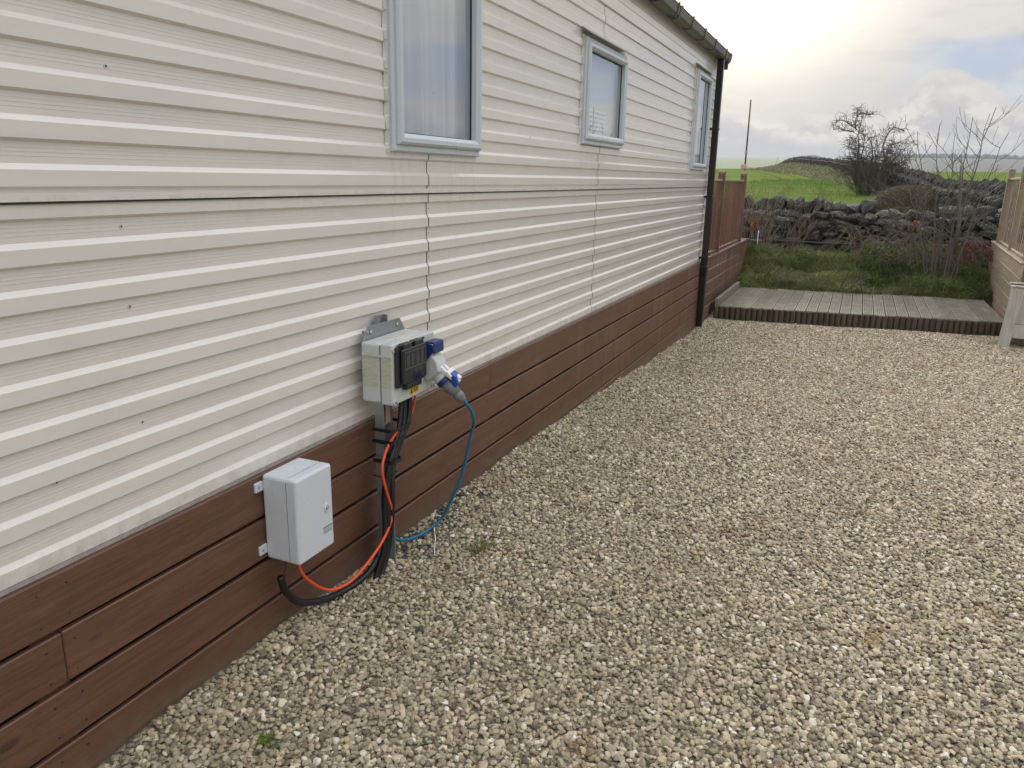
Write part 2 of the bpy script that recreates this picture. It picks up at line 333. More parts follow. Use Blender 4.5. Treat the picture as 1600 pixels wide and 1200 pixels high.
M_blind = simple('cream_blind', (0.62, 0.61, 0.57), 0.8, var=0.05)

def stone_fn(dark=1.0):
    def fn(q, b):
        tcd = q.new('ShaderNodeTexCoord').outputs['Object']; r = orand(q)
        v = q.vm('ADD', tcd, q.comb(q.m('MULTIPLY', r, 50), 0.0, 0.0))
        p = pos(q)
        n = q.noise(p, 9, 7, 0.7); l = q.noise(q.vm('ADD', p, (3, 5, 9)), 22, 5, 0.7); ms = q.noise(p, 5, 4, 0.6)
        c = q.mix(q.sstep(n, 0.3, 0.7), (0.014 * dark, 0.014 * dark, 0.013 * dark), (0.070 * dark, 0.068 * dark, 0.060 * dark))
        c = q.mix(q.m('MULTIPLY', q.sstep(l, 0.55, 0.65), 0.75), c, (0.30, 0.31, 0.295))
        c = q.mix(q.m('MULTIPLY', q.sstep(ms, 0.55, 0.7), 0.45), c, (0.085, 0.095, 0.04))
        vr = q.m('ADD', 0.6, q.m('MULTIPLY', r, 0.8)); c = q.mix(1.0, c, q.comb(vr, vr, q.m('MULTIPLY', vr, 0.98)), 'MULTIPLY')
        q.set(b.inputs['Base Color'], c); b.inputs['Roughness'].default_value = 0.85; q.set(b.inputs['Normal'], q.bump(n, 0.9, 0.03))
    return fn
M_stone = material('field_stone', stone_fn())
def gravel_fn(q, b):
    a = q.new('ShaderNodeAttribute', attribute_type='INSTANCER', attribute_name='tint').outputs['Fac']
    a2 = q.new('ShaderNodeAttribute', attribute_type='INSTANCER', attribute_name='slate').outputs['Fac']
    p = pos(q); n = q.noise(p, 160, 4, 0.7); big = q.noise(p, 1.1, 4, 0.6); bg2 = q.noise(q.vm('ADD', p, (9, 2, 0)), 3.2, 3, 0.6)
    c = q.ramp(a, [(0.0, (0.065, 0.055, 0.040)), (0.10, (0.18, 0.148, 0.10)), (0.30, (0.31, 0.262, 0.178)), (0.52, (0.425, 0.37, 0.265)), (0.72, (0.56, 0.465, 0.31)), (0.86, (0.70, 0.635, 0.50)), (1.0, (0.86, 0.83, 0.76))])
    c = q.mix(q.m('MULTIPLY', q.sstep(n, 0.35, 0.7), 0.30), c, (0.20, 0.165, 0.115))
    c = q.mix(q.m('MULTIPLY', q.sstep(big, 0.48, 0.64), 0.22), c, (0.25, 0.195, 0.12))
    c = q.mix(q.m('MULTIPLY', q.sstep(bg2, 0.60, 0.72), 0.5), c, (0.27, 0.155, 0.065))
    c = q.mix(q.sstep(a2, 0.4, 0.6), c, (0.070, 0.070, 0.070))
    q.set(b.inputs['Base Color'], c); b.inputs['Roughness'].default_value = 0.68; q.set(b.inputs['Normal'], q.bump(n, 0.4, 0.003))
M_gravel = material('gravel_stone', gravel_fn)
def bed_fn(q, b):
    p = pos(q); v = q.voro(p, 55, 'Color'); vd = q.voro(p, 55); n = q.noise(p, 4, 4)
    s = q.sep(v)[0]
    c = q.mix(s, (0.09, 0.08, 0.06), (0.22, 0.19, 0.135))
    q.set(b.inputs['Base Color'], c); b.inputs['Roughness'].default_value = 0.9; q.set(b.inputs['Normal'], q.bump(q.m('SUBTRACT', 1.0, vd), 1.0, 0.01))
M_bed = material('gravel_bed', bed_fn)
def leafmat(name, c1, c2, c3, trans=0.35):
    def fn(q, b):
        a = q.new('ShaderNodeAttribute', attribute_name='tint').outputs['Fac']
        c = q.ramp(a, [(0.0, c1), (0.5, c2), (1.0, c3)])
        q.set(b.inputs['Base Color'], c); b.inputs['Roughness'].default_value = 0.55
        t = q.new('ShaderNodeBsdfTranslucent'); q.set(t.inputs[0], c); mx = q.new('ShaderNodeMixShader'); mx.inputs[0].default_value = trans
        q.l.new(b.outputs[0], mx.inputs[1]); q.l.new(t.outputs[0], mx.inputs[2]); q.l.new(mx.outputs[0], q.n['Material Output'].inputs[0])
    return material(name, fn)
M_grass = leafmat('rank_grass', (0.045, 0.075, 0.020), (0.135, 0.190, 0.045), (0.42, 0.42, 0.18))
M_verge = leafmat('verge_grass', (0.07, 0.125, 0.014), (0.12, 0.20, 0.02), (0.21, 0.27, 0.055))
M_dead = leafmat('dead_grass', (0.11, 0.085, 0.06), (0.23, 0.18, 0.125), (0.38, 0.31, 0.22), 0.2)
M_red = leafmat('red_bramble', (0.12, 0.03, 0.03), (0.22, 0.05, 0.05), (0.25, 0.09, 0.06), 0.2)
M_rusty = leafmat('rusty_leaves', (0.16, 0.05, 0.02), (0.30, 0.10, 0.03), (0.35, 0.16, 0.05), 0.3)
def twig(name, c): return simple(name, c, 0.8, var=0.3, scale=12)
M_haw = twig('hawthorn_bark', (0.085, 0.075, 0.062)); M_bark = twig('shrub_bark', (0.115, 0.10, 0.09)); M_bramble = twig('bramble_stem', (0.16, 0.125, 0.09)); M_brtwig = twig('reddish_twig', (0.19, 0.14, 0.11))
def field_fn(q, b):
    p = pos(q); x, y, z = q.sep(p)[:3]
    n = q.noise(p, 0.25, 5, 0.6); f = q.noise(p, 7, 6, 0.75); mid = q.noise(p, 1.3, 5, 0.65)
    c = q.mix(q.sstep(n, 0.3, 0.7), (0.125, 0.168, 0.044), (0.185, 0.228, 0.066))
    c = q.mix(q.m('MULTIPLY', q.sstep(f, 0.45, 0.7), 0.45), c, (0.07, 0.15, 0.02))
    c = q.mix(q.m('MULTIPLY', q.sstep(mid, 0.45, 0.65), 0.45), c, (0.10, 0.135, 0.03))
    # drill rows and two pairs of wheelings sweeping round towards the wall
    u = q.m('ADD', x, q.m('MULTIPLY', q.m('POWER', q.m('MULTIPLY', q.m('SUBTRACT', y, 20.0), 0.01), 2.0), 13.0))
    rows = q.m('SINE', q.m('MULTIPLY', u, 5.2)); c = q.mix(q.m('MULTIPLY', q.m('ADD', q.m('MULTIPLY', rows, 0.5), 0.5), 0.22), c, (0.085, 0.16, 0.025))
    for uc in (-1.2, 0.6, -6.5, -8.3):
        d = q.m('ABSOLUTE', q.m('SUBTRACT', q.m('ADD', u, q.m('MULTIPLY', mid, 0.8)), uc + 0.4))
        c = q.mix(q.m('MULTIPLY', q.sstep(d, 0.32, 0.1), 0.6), c, (0.09, 0.085, 0.035))
    for yc in (62.0, 64.5):
        d = q.m('ABSOLUTE', q.m('SUBTRACT', q.m('SUBTRACT', y, q.m('MULTIPLY', x, -0.9)), yc + 20)); c = q.mix(q.m('MULTIPLY', q.m('MULTIPLY', q.sstep(d, 0.8, 0.2), 0.6), q.sstep(x, 7.0, 9.0)), c, (0.08, 0.09, 0.035))
    q.set(b.inputs['Base Color'], c); b.inputs['Roughness'].default_value = 1.0; b.inputs['Specular IOR Level'].default_value = 0.0; q.set(b.inputs['Normal'], q.bump(q.m('ADD', f, mid), 0.6, 0.08))
M_field = material('young_cereal_field', field_fn)
def land_fn(q, b):
    p = pos(q); x, y, z = q.sep(p)[:3]
    v = q.voro(q.comb(q.m('MULTIPLY', x, 1.0), q.m('MULTIPLY', y, 0.45), 0.0), 0.006, 'Color'); s = q.sep(v)[0]
    c = q.mix(s, (0.10, 0.15, 0.05), (0.24, 0.25, 0.14))
    fo = q.m('MULTIPLY', q.sstep(q.m('ADD', q.m('DIVIDE', x, y), q.m('MULTIPLY', q.noise(p, 0.004, 3), 0.05)), 0.03, 0.07), q.sstep(z, 4.0, 12.0))
    c = q.mix(fo, c, (0.03, 0.04, 0.028))
    q.set(b.inputs['Base Color'], c); b.inputs['Roughness'].default_value = 0.9
M_land = material('far_land', land_fn)
def earth_fn(q, b):
    p = pos(q); n = q.noise(p, 6, 6, 0.7)
    q.set(b.inputs['Base Color'], q.mix(n, (0.03, 0.035, 0.015), (0.10, 0.10, 0.05))); b.inputs['Roughness'].default_value = 0.95; q.set(b.inputs['Normal'], q.bump(n, 1.0, 0.05))
M_earth = material('earth', earth_fn)
def deadbank_fn(q, b):
    p = pos(q); n = q.noise(p, 2.5, 6, 0.7); s = q.noise(p, 0.9, 4)
    c = q.mix(n, (0.035, 0.032, 0.020), (0.11, 0.10, 0.055)); c = q.mix(q.m('MULTIPLY', q.sstep(s, 0.36, 0.52), 0.85), c, (0.10, 0.15, 0.035))
    q.set(b.inputs['Base Color'], c); b.inputs['Roughness'].default_value = 0.95; q.set(b.inputs['Normal'], q.bump(n, 1.0, 0.15))
M_deadbank = material('dead_bank', deadbank_fn)

# ------------------------------------------------------------------ ground heights
def base_h(y): # the hardstanding falls away gently
    t = min(max((y - 3.5) / 6.5, 0), 1); return -0.22 * t * t * (3 - 2 * t) if y > 3.5 else 0.0
def ground_h(x, y):
    h = base_h(y) + 0.018 * (noise.noise(Vector((x * 0.9, y * 0.9, 0))) + 0.5 * noise.noise(Vector((x * 2.7, y * 2.7, 4))))
    h += 0.035 * math.exp(-((x - 0.05) / 0.16) ** 2) * (0.6 + noise.noise(Vector((0, y * 2.1, 9))))     # heaped against the boards
    return h
FK = [(16.3, -1.20), (22, -1.0), (30, -0.80), (45, -0.47), (60, -0.10), (90, 0.65), (120, 1.38), (150, 2.10), (180, 2.3), (230, 1.4), (320, -3.0), (700, -14.0)]
def field_h(x, y):
    for (a, za), (b, zb) in zip(FK, FK[1:]):
        if y <= b:
            t = max((y - a) / (b - a), 0); z = za + (zb - za) * t; break
    else: z = FK[-1][1]
    z += 0.10 * noise.noise(Vector((x * 0.05, y * 0.03, 2))) * min(1, y / 60)
    return z + EYE

def grid(name, xs, ys, hf, mat):
    vs = [(x, y, hf(x, y)) for y in ys for x in xs]; n = len(xs)
    fs = [(j * n + i, j * n + i + 1, (j + 1) * n + i + 1, (j + 1) * n + i) for j in range(len(ys) - 1) for i in range(n - 1)]
    me = bpy.data.meshes.new(name); me.from_pydata(vs, [], fs); me.polygons.foreach_set('use_smooth', [True] * len(fs)); me.update()
    return link(name, me, mat)
def lin(a, b, n): return [a + (b - a) * i / (n - 1) for i in range(n)]

tag(grid('gravel_bed', lin(-0.3, 9, 90), lin(-6, 13.2, 180), ground_h, M_bed), kind='structure')
tag(grid('ground', lin(-160, 160, 5), lin(-160, 16.2, 5), lambda x, y: -0.75, M_earth), kind='structure')
fx = [-160, -120, -80, -50, -35] + lin(-25, 25, 61) + [35, 50, 80, 120, 160]
fy = lin(16.2, 60, 60) + lin(63, 230, 40) + [260, 320]
tag(grid('field', fx, fy, field_h, M_field), kind='structure')
def far_land():
    vs = []; fs = []; NA = 220; rs = [300, 400, 520, 650, 800, 950, 1080, 1180, 1260, 1340, 1420, 1500, 1580, 1700, 2200]
    for r in rs:
        for k in range(NA):
            a = 2 * math.pi * k / NA
            # denser angular steps would not show: the silhouette is smoothed by noise
            x, y = r * math.sin(a), r * math.cos(a)
            t = min(max((r - 700) / 800, 0), 1); h = -14 + 55 * (t * t * (3 - 2 * t))
            h += t * (6 * noise.noise(Vector((x * 0.0016, y * 0.0016, 1))) + 2.0 * noise.noise(Vector((x * 0.006, y * 0.006, 5))))
            if r > 1600: h -= 40 * (r - 1600) / 600
            vs.append((x, y, h if r > 310 else -6.5))
    for j in range(len(rs) - 1):
        for k in range(NA): fs.append((j * NA + k, j * NA + (k + 1) % NA, (j + 1) * NA + (k + 1) % NA, (j + 1) * NA + k))
    me = bpy.data.meshes.new('hills'); me.from_pydata(vs, [], [f[::-1] for f in fs]); me.polygons.foreach_set('use_smooth', [True] * len(fs)); me.update()
    tag(link('hills', me, M_land), kind='structure')
    # a far-off belt of trees along the ridge (reads as one mass)
    mb = MB(); rnd = random.Random(3)
    for k in range(1500):
        a = math.radians(rnd.uniform(-25, 40)); r = rnd.uniform(1430, 1530); x, y = r * math.sin(a), r * math.cos(a)
        if noise.noise(Vector((a * 14, 0, 3))) + (0.30 if a > 0.03 else -0.05) < 0.02: continue
        t = min(max((r - 700) / 800, 0), 1); h = -14 + 55 * (t * t * (3 - 2 * t)) + t * (6 * noise.noise(Vector((x * 0.0016, y * 0.0016, 1))) + 2.0 * noise.noise(Vector((x * 0.006, y * 0.006, 5))))
        w, hh = rnd.uniform(3, 8), rnd.uniform(3, 8 if a > 0.03 else 4)
        bm = bmesh.new(); bmesh.ops.create_icosphere(bm, subdivisions=1, radius=1.0)
        mb.bm(bm, Matrix.Translation((x, y, h + hh * 0.35)) @ Matrix.Diagonal((w, w, hh * 0.65, 1)))
    tag(mb.build('far_tree_belt', simple('far_trees', (0.03, 0.04, 0.028), 0.9)), 'dark belt of far off trees along the hill ridge beyond the green field', 'trees', kind='stuff')
far_land()

# ------------------------------------------------------------------ gravel: many small stones
def rock_mesh(name, seed, sub=1, flat=0.75, cuts=7, rough=0.12, elong=1.25, block=1.0):
    rnd = random.Random(seed); bm = bmesh.new(); bmesh.ops.create_icosphere(bm, subdivisions=sub, radius=1.0)
    planes = [(Vector((rnd.gauss(0, 1), rnd.gauss(0, 1), rnd.gauss(0, 1))).normalized(), rnd.uniform(0.55, 0.85)) for _ in range(cuts)]
    for v in bm.verts:
        v.co = Vector([math.copysign(abs(c) ** block, c) for c in v.co])
        p = v.co * (1 + rough * noise.noise(v.co * 2.1 + Vector((seed * 3.3, 0, 0))))
        for n, d in planes:
            e = p.dot(n) - d
            if e > 0: p -= n * e
        v.co = Vector((p.x * elong, p.y * rnd.uniform(0.98, 1.02), p.z * flat))
    me = bpy.data.meshes.new(name); bm.to_mesh(me); bm.free(); return me
def gravel():
    protos = []
    for i in range(8):
        me = rock_mesh('gravel_stone', 40 + i, sub=2 if i < 5 else 1, flat=random.uniform(0.55, 0.85), cuts=9, elong=random.uniform(1.0, 1.45)); me.materials.append(M_gravel)
        protos.append(bpy.data.objects.new('gravel_stone', me))
    rng = np.random.default_rng(5); P = []; S = []; T = []; D = []
    x1 = 4.6
    def rows(y0, y1, step, xa, xb, lift, smin, smax):
        nx = int((xb - xa) / step); ny = int((y1 - y0) / step)
        gx, gy = np.meshgrid(np.arange(nx), np.arange(ny)); gx = xa + (gx.ravel() + rng.uniform(-.55, .55, gx.size) + 0.5) * step; gy = y0 + (gy.ravel() + rng.uniform(-.55, .55, gy.size) + 0.5) * step
        keep = (gx > 0.05) & (gx < xb) & ~((gy > 10.75 + 0.17 * gx) & (gx > 0.1))
        gx, gy = gx[keep], gy[keep]
        # coarse lookup of the ground
        X = np.linspace(xa, xb, 120); Y = np.linspace(y0, y1, 160); H = np.array([[ground_h(a, b) for a in X] for b in Y])
        ix = np.clip((gx - xa) / (xb - xa) * 119, 0, 118.99); iy = np.clip((gy - y0) / (y1 - y0) * 159, 0, 158.99)
        i0, j0 = ix.astype(int), iy.astype(int); fx_, fy_ = ix - i0, iy - j0
        h = H[j0, i0] * (1 - fx_) * (1 - fy_) + H[j0, i0 + 1] * fx_ * (1 - fy_) + H[j0 + 1, i0] * (1 - fx_) * fy_ + H[j0 + 1, i0 + 1] * fx_ * fy_
        n = gx.size; s = rng.uniform(smin, smax, n) * (1 + 0.5 * (rng.random(n) > 0.93))
        P.append(np.stack([gx, gy, h + lift + rng.uniform(-.003, .005, n)], 1)); S.append(s)
        t = np.clip(rng.beta(1.7, 1.9, n), 0, 1); T.append(t)
        blk = (gy > 2.62) & (gy < 3.45) & (rng.random(n) < 0.55 * np.clip(1 - (gx - 0.03) / 0.26, 0, 1) * (0.35 + 0.65 * (np.sin(gy * 17) > -.2)))
        D.append((blk | (rng.random(n) < 0.002)).astype(float))
    rows(0.7, 4.2, 0.0150, 0.0, 3.0, 0.000, 0.0072, 0.0118); rows(0.7, 4.2, 0.0215, 0.0, 3.0, 0.008, 0.0075, 0.0128)
    rows(4.2, 7.5, 0.0165, 0.0, 3.9, 0.001, 0.0082, 0.0128); rows(4.2, 7.5, 0.026, 0.0, 3.9, 0.008, 0.008, 0.013)
    rows(7.5, 11.6, 0.0185, 0.0, x1, 0.001, 0.009, 0.0135); rows(7.5, 11.6, 0.034, 0.0, x1, 0.008, 0.009, 0.013)
    rows(-0.6, 0.7, 0.022, 0.0, 3.0, 0.002, 0.010, 0.014); rows(0.7, 4.2, 0.022, 3.0, 4.4, 0.002, 0.010, 0.014); rows(4.2, 7.5, 0.024, 3.9, 5.2, 0.002, 0.011, 0.015)
    P_, S_, T_, D_ = np.concatenate(P), np.concatenate(S), np.concatenate(T), np.concatenate(D)
    me = bpy.data.meshes.new('gravel'); me.vertices.add(len(P_)); me.vertices.foreach_set('co', P_.astype(np.float32).ravel())
    for nm, arr in (('size', S_), ('tint', T_), ('slate', D_)):
        a = me.attributes.new(nm, 'FLOAT', 'POINT'); a.data.foreach_set('value', arr.astype(np.float32))
    me.update(); me.materials.append(M_gravel)
    o = bpy.data.objects.new('gravel', me); col.objects.link(o)
    ng = bpy.data.node_groups.new('scatter_stones', 'GeometryNodeTree')
    ng.interface.new_socket('Geometry', in_out='INPUT', socket_type='NodeSocketGeometry'); ng.interface.new_socket('Geometry', in_out='OUTPUT', socket_type='NodeSocketGeometry')
    N = ng.nodes; L = ng.links; gi = N.new('NodeGroupInput'); go = N.new('NodeGroupOutput')
    mp = N.new('GeometryNodeMeshToPoints'); L.new(gi.outputs[0], mp.inputs['Mesh'])
    iop = N.new('GeometryNodeInstanceOnPoints'); iop.inputs['Pick Instance'].default_value = True; L.new(mp.outputs[0], iop.inputs['Points'])
    jg = N.new('GeometryNodeJoinGeometry')
    for p in protos:
        oi = N.new('GeometryNodeObjectInfo'); oi.inputs['Object'].default_value = p; oi.inputs['As Instance'].default_value = True; L.new(oi.outputs['Geometry'], jg.inputs[0])
    L.new(jg.outputs[0], iop.inputs['Instance'])
    ri = N.new('FunctionNodeRandomValue'); ri.data_type = 'INT'; ri.inputs[4].default_value = 0; ri.inputs[5].default_value = len(protos) - 1; L.new(ri.outputs[2], iop.inputs['Instance Index'])
    rr = N.new('FunctionNodeRandomValue'); rr.data_type = 'FLOAT_VECTOR'; rr.inputs[0].default_value = (-0.75, -0.75, 0); rr.inputs[1].default_value = (0.75, 0.75, 6.283); rr.inputs['Seed'].default_value = 3; L.new(rr.outputs[0], iop.inputs['Rotation'])
    na = N.new('GeometryNodeInputNamedAttribute'); na.data_type = 'FLOAT'; na.inputs[0].default_value = 'size'; L.new(na.outputs[0], iop.inputs['Scale'])
    L.new(iop.outputs[0], go.inputs[0])
    m = o.modifiers.new('scatter', 'NODES'); m.node_group = ng
    tag(o, 'pale buff and grey gravel covering the parking strip beside the caravan', 'gravel', kind='stuff')
    print('gravel stones', len(P_))
gravel()

# ------------------------------------------------------------------ caravan
car = empty('static_caravan', (0, 5, 0)); tag(car, 'long cream static caravan with ribbed metal siding, brown timber skirting and three narrow windows', 'caravan')
YA, YB = -2.6, 10.17
PITCH = 0.11; ZJ = 1.577; DEP = 0.0112
def prof(z, phase):     # depth of the rib at height z; phase = z of centre of one light (upward) slope
    u = ((phase + 0.065 * PITCH - z) / PITCH) % 1.0
    if u < 0.13: return DEP * u / 0.13
    if u < 0.48: return DEP
    if u < 0.55: return DEP * (1 - (u - 0.48) / 0.07)
    for c, w in ((0.66, .012), (0.75, .012), (0.84, .012)):
        if abs(u - c) < w: return 0.0006
    return 0.0
def bps(z0, z1, phase):
    out = {z0, z1}; us = [0, .13, .48, .55] + [c + s for c in (.66, .75, .84) for s in (-.0125, -.011, .011, .0125)]
    k0 = math.floor((z0 - phase) / PITCH) - 2
    for k in range(k0, k0 + int((z1 - z0) / PITCH) + 5):
        for u in us:
            z = phase + 0.065 * PITCH - u * PITCH + k * PITCH
            if z0 < z < z1: out.add(z)
    return sorted(out)
def rib_sheet(mb, y0, y1, z0, z1, phase, x0=0.0):
    zs = bps(z0, z1, phase); eps = 1e-5
    pts = [(x0 + prof(min(max(z, z0 + eps), z1 - eps), phase), z) for z in zs]
    ny = max(1, int((y1 - y0) / 0.6)); vs = []; fs = []
    for j in range(ny + 1):
        y = y0 + (y1 - y0) * j / ny; vs += [(x, y, z) for x, z in pts]
    n = len(pts)
    for j in range(ny):
        for i in range(n - 1): fs.append((j * n + i, (j + 1) * n + i, (j + 1) * n + i + 1, j * n + i + 1))
    mb.add(vs, fs)
PH_L = ZJ - PITCH; PH_U = ZJ + 0.67 * PITCH
seams = [YA, 0.35, 3.12, 5.61, 8.05, YB]
for a, b_ in zip([YA, 0.35, 3.12, 5.61], [0.35, 3.12, 5.61, YB]):
    mb = MB(); rib_sheet(mb, a + 0.002, b_ - 0.002, 0.630, ZJ - 0.001, PH_L)
    mb.add([(0.000, a + .002, .630), (0.000, b_ - .002, .630), (-0.01, b_ - .002, .630), (-0.01, a + .002, .630)], [(0, 1, 2, 3)]); mb.build('siding_panel', M_siding, car)
Z_TOPRIB = 2.815
WIN = [(2.80, 3.595, EYE + 0.09, EYE + 1.15), (5.17, 6.13, EYE + 0.222, EYE + 0.90), (8.88, 9.72, EYE + 0.11, EYE + 1.16)]
for a, b_ in zip([YA, 0.35, 3.12, 5.61], [0.35, 3.12, 5.61, YB]):
    mb = MB(); y = a + 0.002
    segs = []
    for (w0, w1, z0, z1) in WIN:
        w0c, w1c = max(w0 + .03, a + .002), min(w1 - .03, b_ - .002)
        if w1c <= w0c: continue
        if w0c > y: segs.append((y, w0c, None))
        segs.append((w0c, w1c, (z0 + .03, z1 - .03))); y = w1c
    if y < b_ - .002: segs.append((y, b_ - .002, None))
    for s0, s1, h in segs:
        if h is None: rib_sheet(mb, s0, s1, ZJ + .001, Z_TOPRIB, PH_U, 0.004)
        else: rib_sheet(mb, s0, s1, ZJ + .001, h[0], PH_U, 0.004); rib_sheet(mb, s0, s1, h[1], Z_TOPRIB, PH_U, 0.004)
    # bottom lip of the upper sheet laps over the lower one
    mb.box((0.0, a + .002, ZJ - 0.007), (0.0175, b_ - .002, ZJ + 0.012))
    mb.build('siding_panel', M_siding, car)
# flat lapped cladding under the gutter
for z0, z1, xf in ((Z_TOPRIB + .002, 2.898, 0.014), (2.902, 2.962, 0.011), (2.966, 3.06, 0.008)):
    mb = MB(); mb.box((-0.01, YA, z0), (xf, YB, z1)); mb.build('top_cladding_board', M_siding, car, bevel=0.002, seg=1)
# seams: a thin dark sealant line following the ribs
def seam(y, z0, z1, phase, x0):
    mb = MB(); zs = bps(z0, z1, phase); r = random.Random(int(y * 100)); vs = []
    for i, z in enumerate(zs):
        x = x0 + prof(z, phase) + 0.0012; yy = y + 0.0012 * math.sin(z * 40) + r.uniform(-.0008, .0008)
        vs += [(x, yy - .0028, z), (x, yy + .0028, z)]
    fs = [(2 * i, 2 * i + 1, 2 * i + 3, 2 * i + 2) for i in range(len(zs) - 1)]
    mb.add(vs, fs); mb.build('panel_seam', M_gasket, car)
for y in (3.12, 5.61, 0.35):
    seam(y, 0.65, ZJ - .004, PH_L, 0.0)
seam(3.12, ZJ + .012, WIN[0][2], PH_U, 0.004); seam(5.61, ZJ + .012, WIN[1][2], PH_U, 0.004); seam(5.61, WIN[1][3] + .05, Z_TOPRIB, PH_U, 0.004)
mb = MB(); mb.box((0.003, YA, ZJ - 0.0125), (0.0165, YB, ZJ - 0.0072)); mb.build('panel_seam', M_gasket, car)
for (y, z) in [(1.50, 1.902), (1.495, 1.283), (1.494, 0.949), (1.214, 0.867), (1.496, 1.50), (3.19, 2.0), (4.3, 1.87), (4.3, 2.31), (4.3, 2.64), (6.9, 2.2), (6.9, 1.9), (8.2, 2.05), (3.14, 1.06), (3.14, 1.17), (3.14, 1.28), (3.14, 1.39), (3.14, 1.50), (3.14, 0.95)]:
    ph = PH_U if z > ZJ else PH_L; x = prof(z, ph) + (0.004 if z > ZJ else 0)
    big = y < 2 and abs(z - 1.9) < .02
    mb = MB(); mb.tube([(x, y, z), (x + 0.0015, y, z)], 0.0065 if y < 3 else .005, 12, smooth=False); rv = mb.build('rivet', M_trim, car)
    mb = MB(); mb.tube([(x + .0014, y, z), (x + 0.0022, y, z)], 0.0028 if y < 3 else .0022, 8); mb.build('rivet_core', M_gasket, rv)
# corner trim, far end wall, rear wall, roof
mb = MB(); mb.box((0.0, YB, 0.645), (0.028, YB + 0.03, 3.06)); mb.build('corner_trim', M_trim, car, bevel=.003)
mb = MB(); mb.box((-3.7, YB + .031, 0.0), (-0.002, YB + .05, 3.06)); mb.build('end_wall', M_siding, car)
mb = MB(); mb.box((-3.7, YA - .03, 0.0), (-0.002, YA - .01, 3.06)); mb.build('end_wall', M_siding, car)
mb = MB(); mb.box((-3.75, YA - .03, 0.0), (-3.705, YB + .05, 3.06)); mb.build('back_wall', M_siding, car)
mb = MB(); mb.box((-3.7, YA - .0, .66), (-0.03, YB + .02, 0.70)); mb.build('cabin_floor', M_dark, car)
mb = MB(); mb.box((-3.704, YA - .009, 2.99), (-0.02, YB + .029, 3.03)); mb.build('cabin_ceiling', M_trim, car)
mb = MB(); mb.prism([(0.045, 3.10), (0.045, 3.125), (-1.85, 3.50), (-3.8, 3.125), (-3.8, 3.10), (-1.85, 3.47)], ident, YA - .1, YB + .12); mb.build('roof', M_roof, car)
mb = MB(); mb.box((-0.012, YA - .05, 3.062), (0.030, YB + .06, 3.098)); mb.build('fascia', simple('fascia_grey', (0.30, 0.285, 0.27), .4), car)
# gutter
gut = MB(); sec = [(0.034, 3.125), (0.040, 3.055), (0.058, 3.038), (0.112, 3.038), (0.126, 3.062), (0.138, 3.122), (0.144, 3.130), (0.138, 3.133), (0.132, 3.122), (0.119, 3.066), (0.108, 3.044), (0.060, 3.044), (0.046, 3.060), (0.039, 3.125)]
gut.prism(sec, ident, YA - .1, YB + .16); g = gut.build('gutter', M_guttr, car)
ys = [YA + .3 + i * 0.64 for i in range(20)]; ys = [y for y in ys if y < 9.5] + [9.95]
for y in ys:
    mb = MB(); s2 = [(0.030, 3.133), (0.034, 3.050), (0.055, 3.030), (0.115, 3.030), (0.134, 3.058), (0.146, 3.124), (0.150, 3.145), (0.136, 3.145), (0.139, 3.128), (0.127, 3.063), (0.112, 3.0385), (0.058, 3.0385), (0.0405, 3.055), (0.036, 3.133)]
    mb.prism(s2, ident, y - 0.012, y + 0.012); mb.build('gutter_bracket', M_guttlip, g)
for y in (7.42, 10.24, 3.4):
    mb = MB(); mb.prism([(a * 1.0 + (0.006 if a > .08 else -.002), c - .008 if c < 3.06 else c + .006) for a, c in sec[:7]] + [(0.136, 3.131), (0.124, 3.064), (0.110, 3.0375), (0.058, 3.0375), (0.039, 3.056), (0.033, 3.128)], ident, y - .035, y + .035); mb.build('gutter_union', M_guttr, g)
mb = MB(); mb.prism([(0.03, 3.125), (0.04, 3.050), (0.058, 3.033), (0.112, 3.033), (0.130, 3.06), (0.145, 3.135), (0.13, 3.15)], ident, YB + .16, YB + .17); mb.build('gutter_end_cap', M_guttlip, g)
mb = MB(); mb.box((0.055, YB + .11, 2.965), (0.105, YB + .155, 3.036)); mb.build('gutter_spigot', M_guttr, g)
# downpipe
mb = MB(); mb.cbox((0.040, 9.93, -0.19), (0.115, 10.005, 3.035), .008); dp = mb.build('downpipe', M_pipe, car)
for z in (2.25, 1.45, 0.70):
    mb = MB(); mb.cbox((0.012, 9.912, z - .012), (0.119, 10.020, z + .012), .003); mb.build('pipe_clip', M_pipe, dp)
mb = MB(); mb.cbox((0.030, 9.915, 0.50), (0.121, 10.012, 0.60), .008); mb.build('pipe_socket', M_pipe, dp)
# timber skirting boards
bt = [0.640, 0.4745, 0.309, 0.143, -0.022, -0.187]
rnd = random.Random(11)
butts = [[-2.6, 3.745, 8.32, 10.17], [-2.6, 1.15, 5.4, 7.5, 10.17], [-2.6, 6.2, 10.17], [-2.6, 0.6, 6.9, 8.9, 10.17], [-2.6, 4.6, 10.17], [5.0, 7.9, 10.17]]
for i, (zt, bl) in enumerate(zip(bt, butts)):
    for a, b_ in zip(bl, bl[1:]):
        dz = rnd.uniform(-.0015, .0015); gap = [0.013, 0.018, 0.012, 0.010, 0.008, 0.007][i]
        mb = MB(); mb.cbox((0.0145, a + .0006, zt - 0.1655 + gap + dz), (0.034 + rnd.uniform(-.0015, .0015), b_ - .0006, zt + dz), .0035); mb.build('skirting_board', M_skirt, car)
mb = MB(); mb.box((-0.012, YA, -0.4), (-0.002, YB, 0.63)); mb.build('skirting_void', M_dark, car)
for y in (-.9, 1.12, 2.53, 3.74, 5.2, 6.7, 8.2, 9.7):
    mb = MB(); mb.box((-0.001, y - .045, -0.3), (0.0140, y + .045, 0.62)); mb.build('skirting_batten', M_skirt, car)
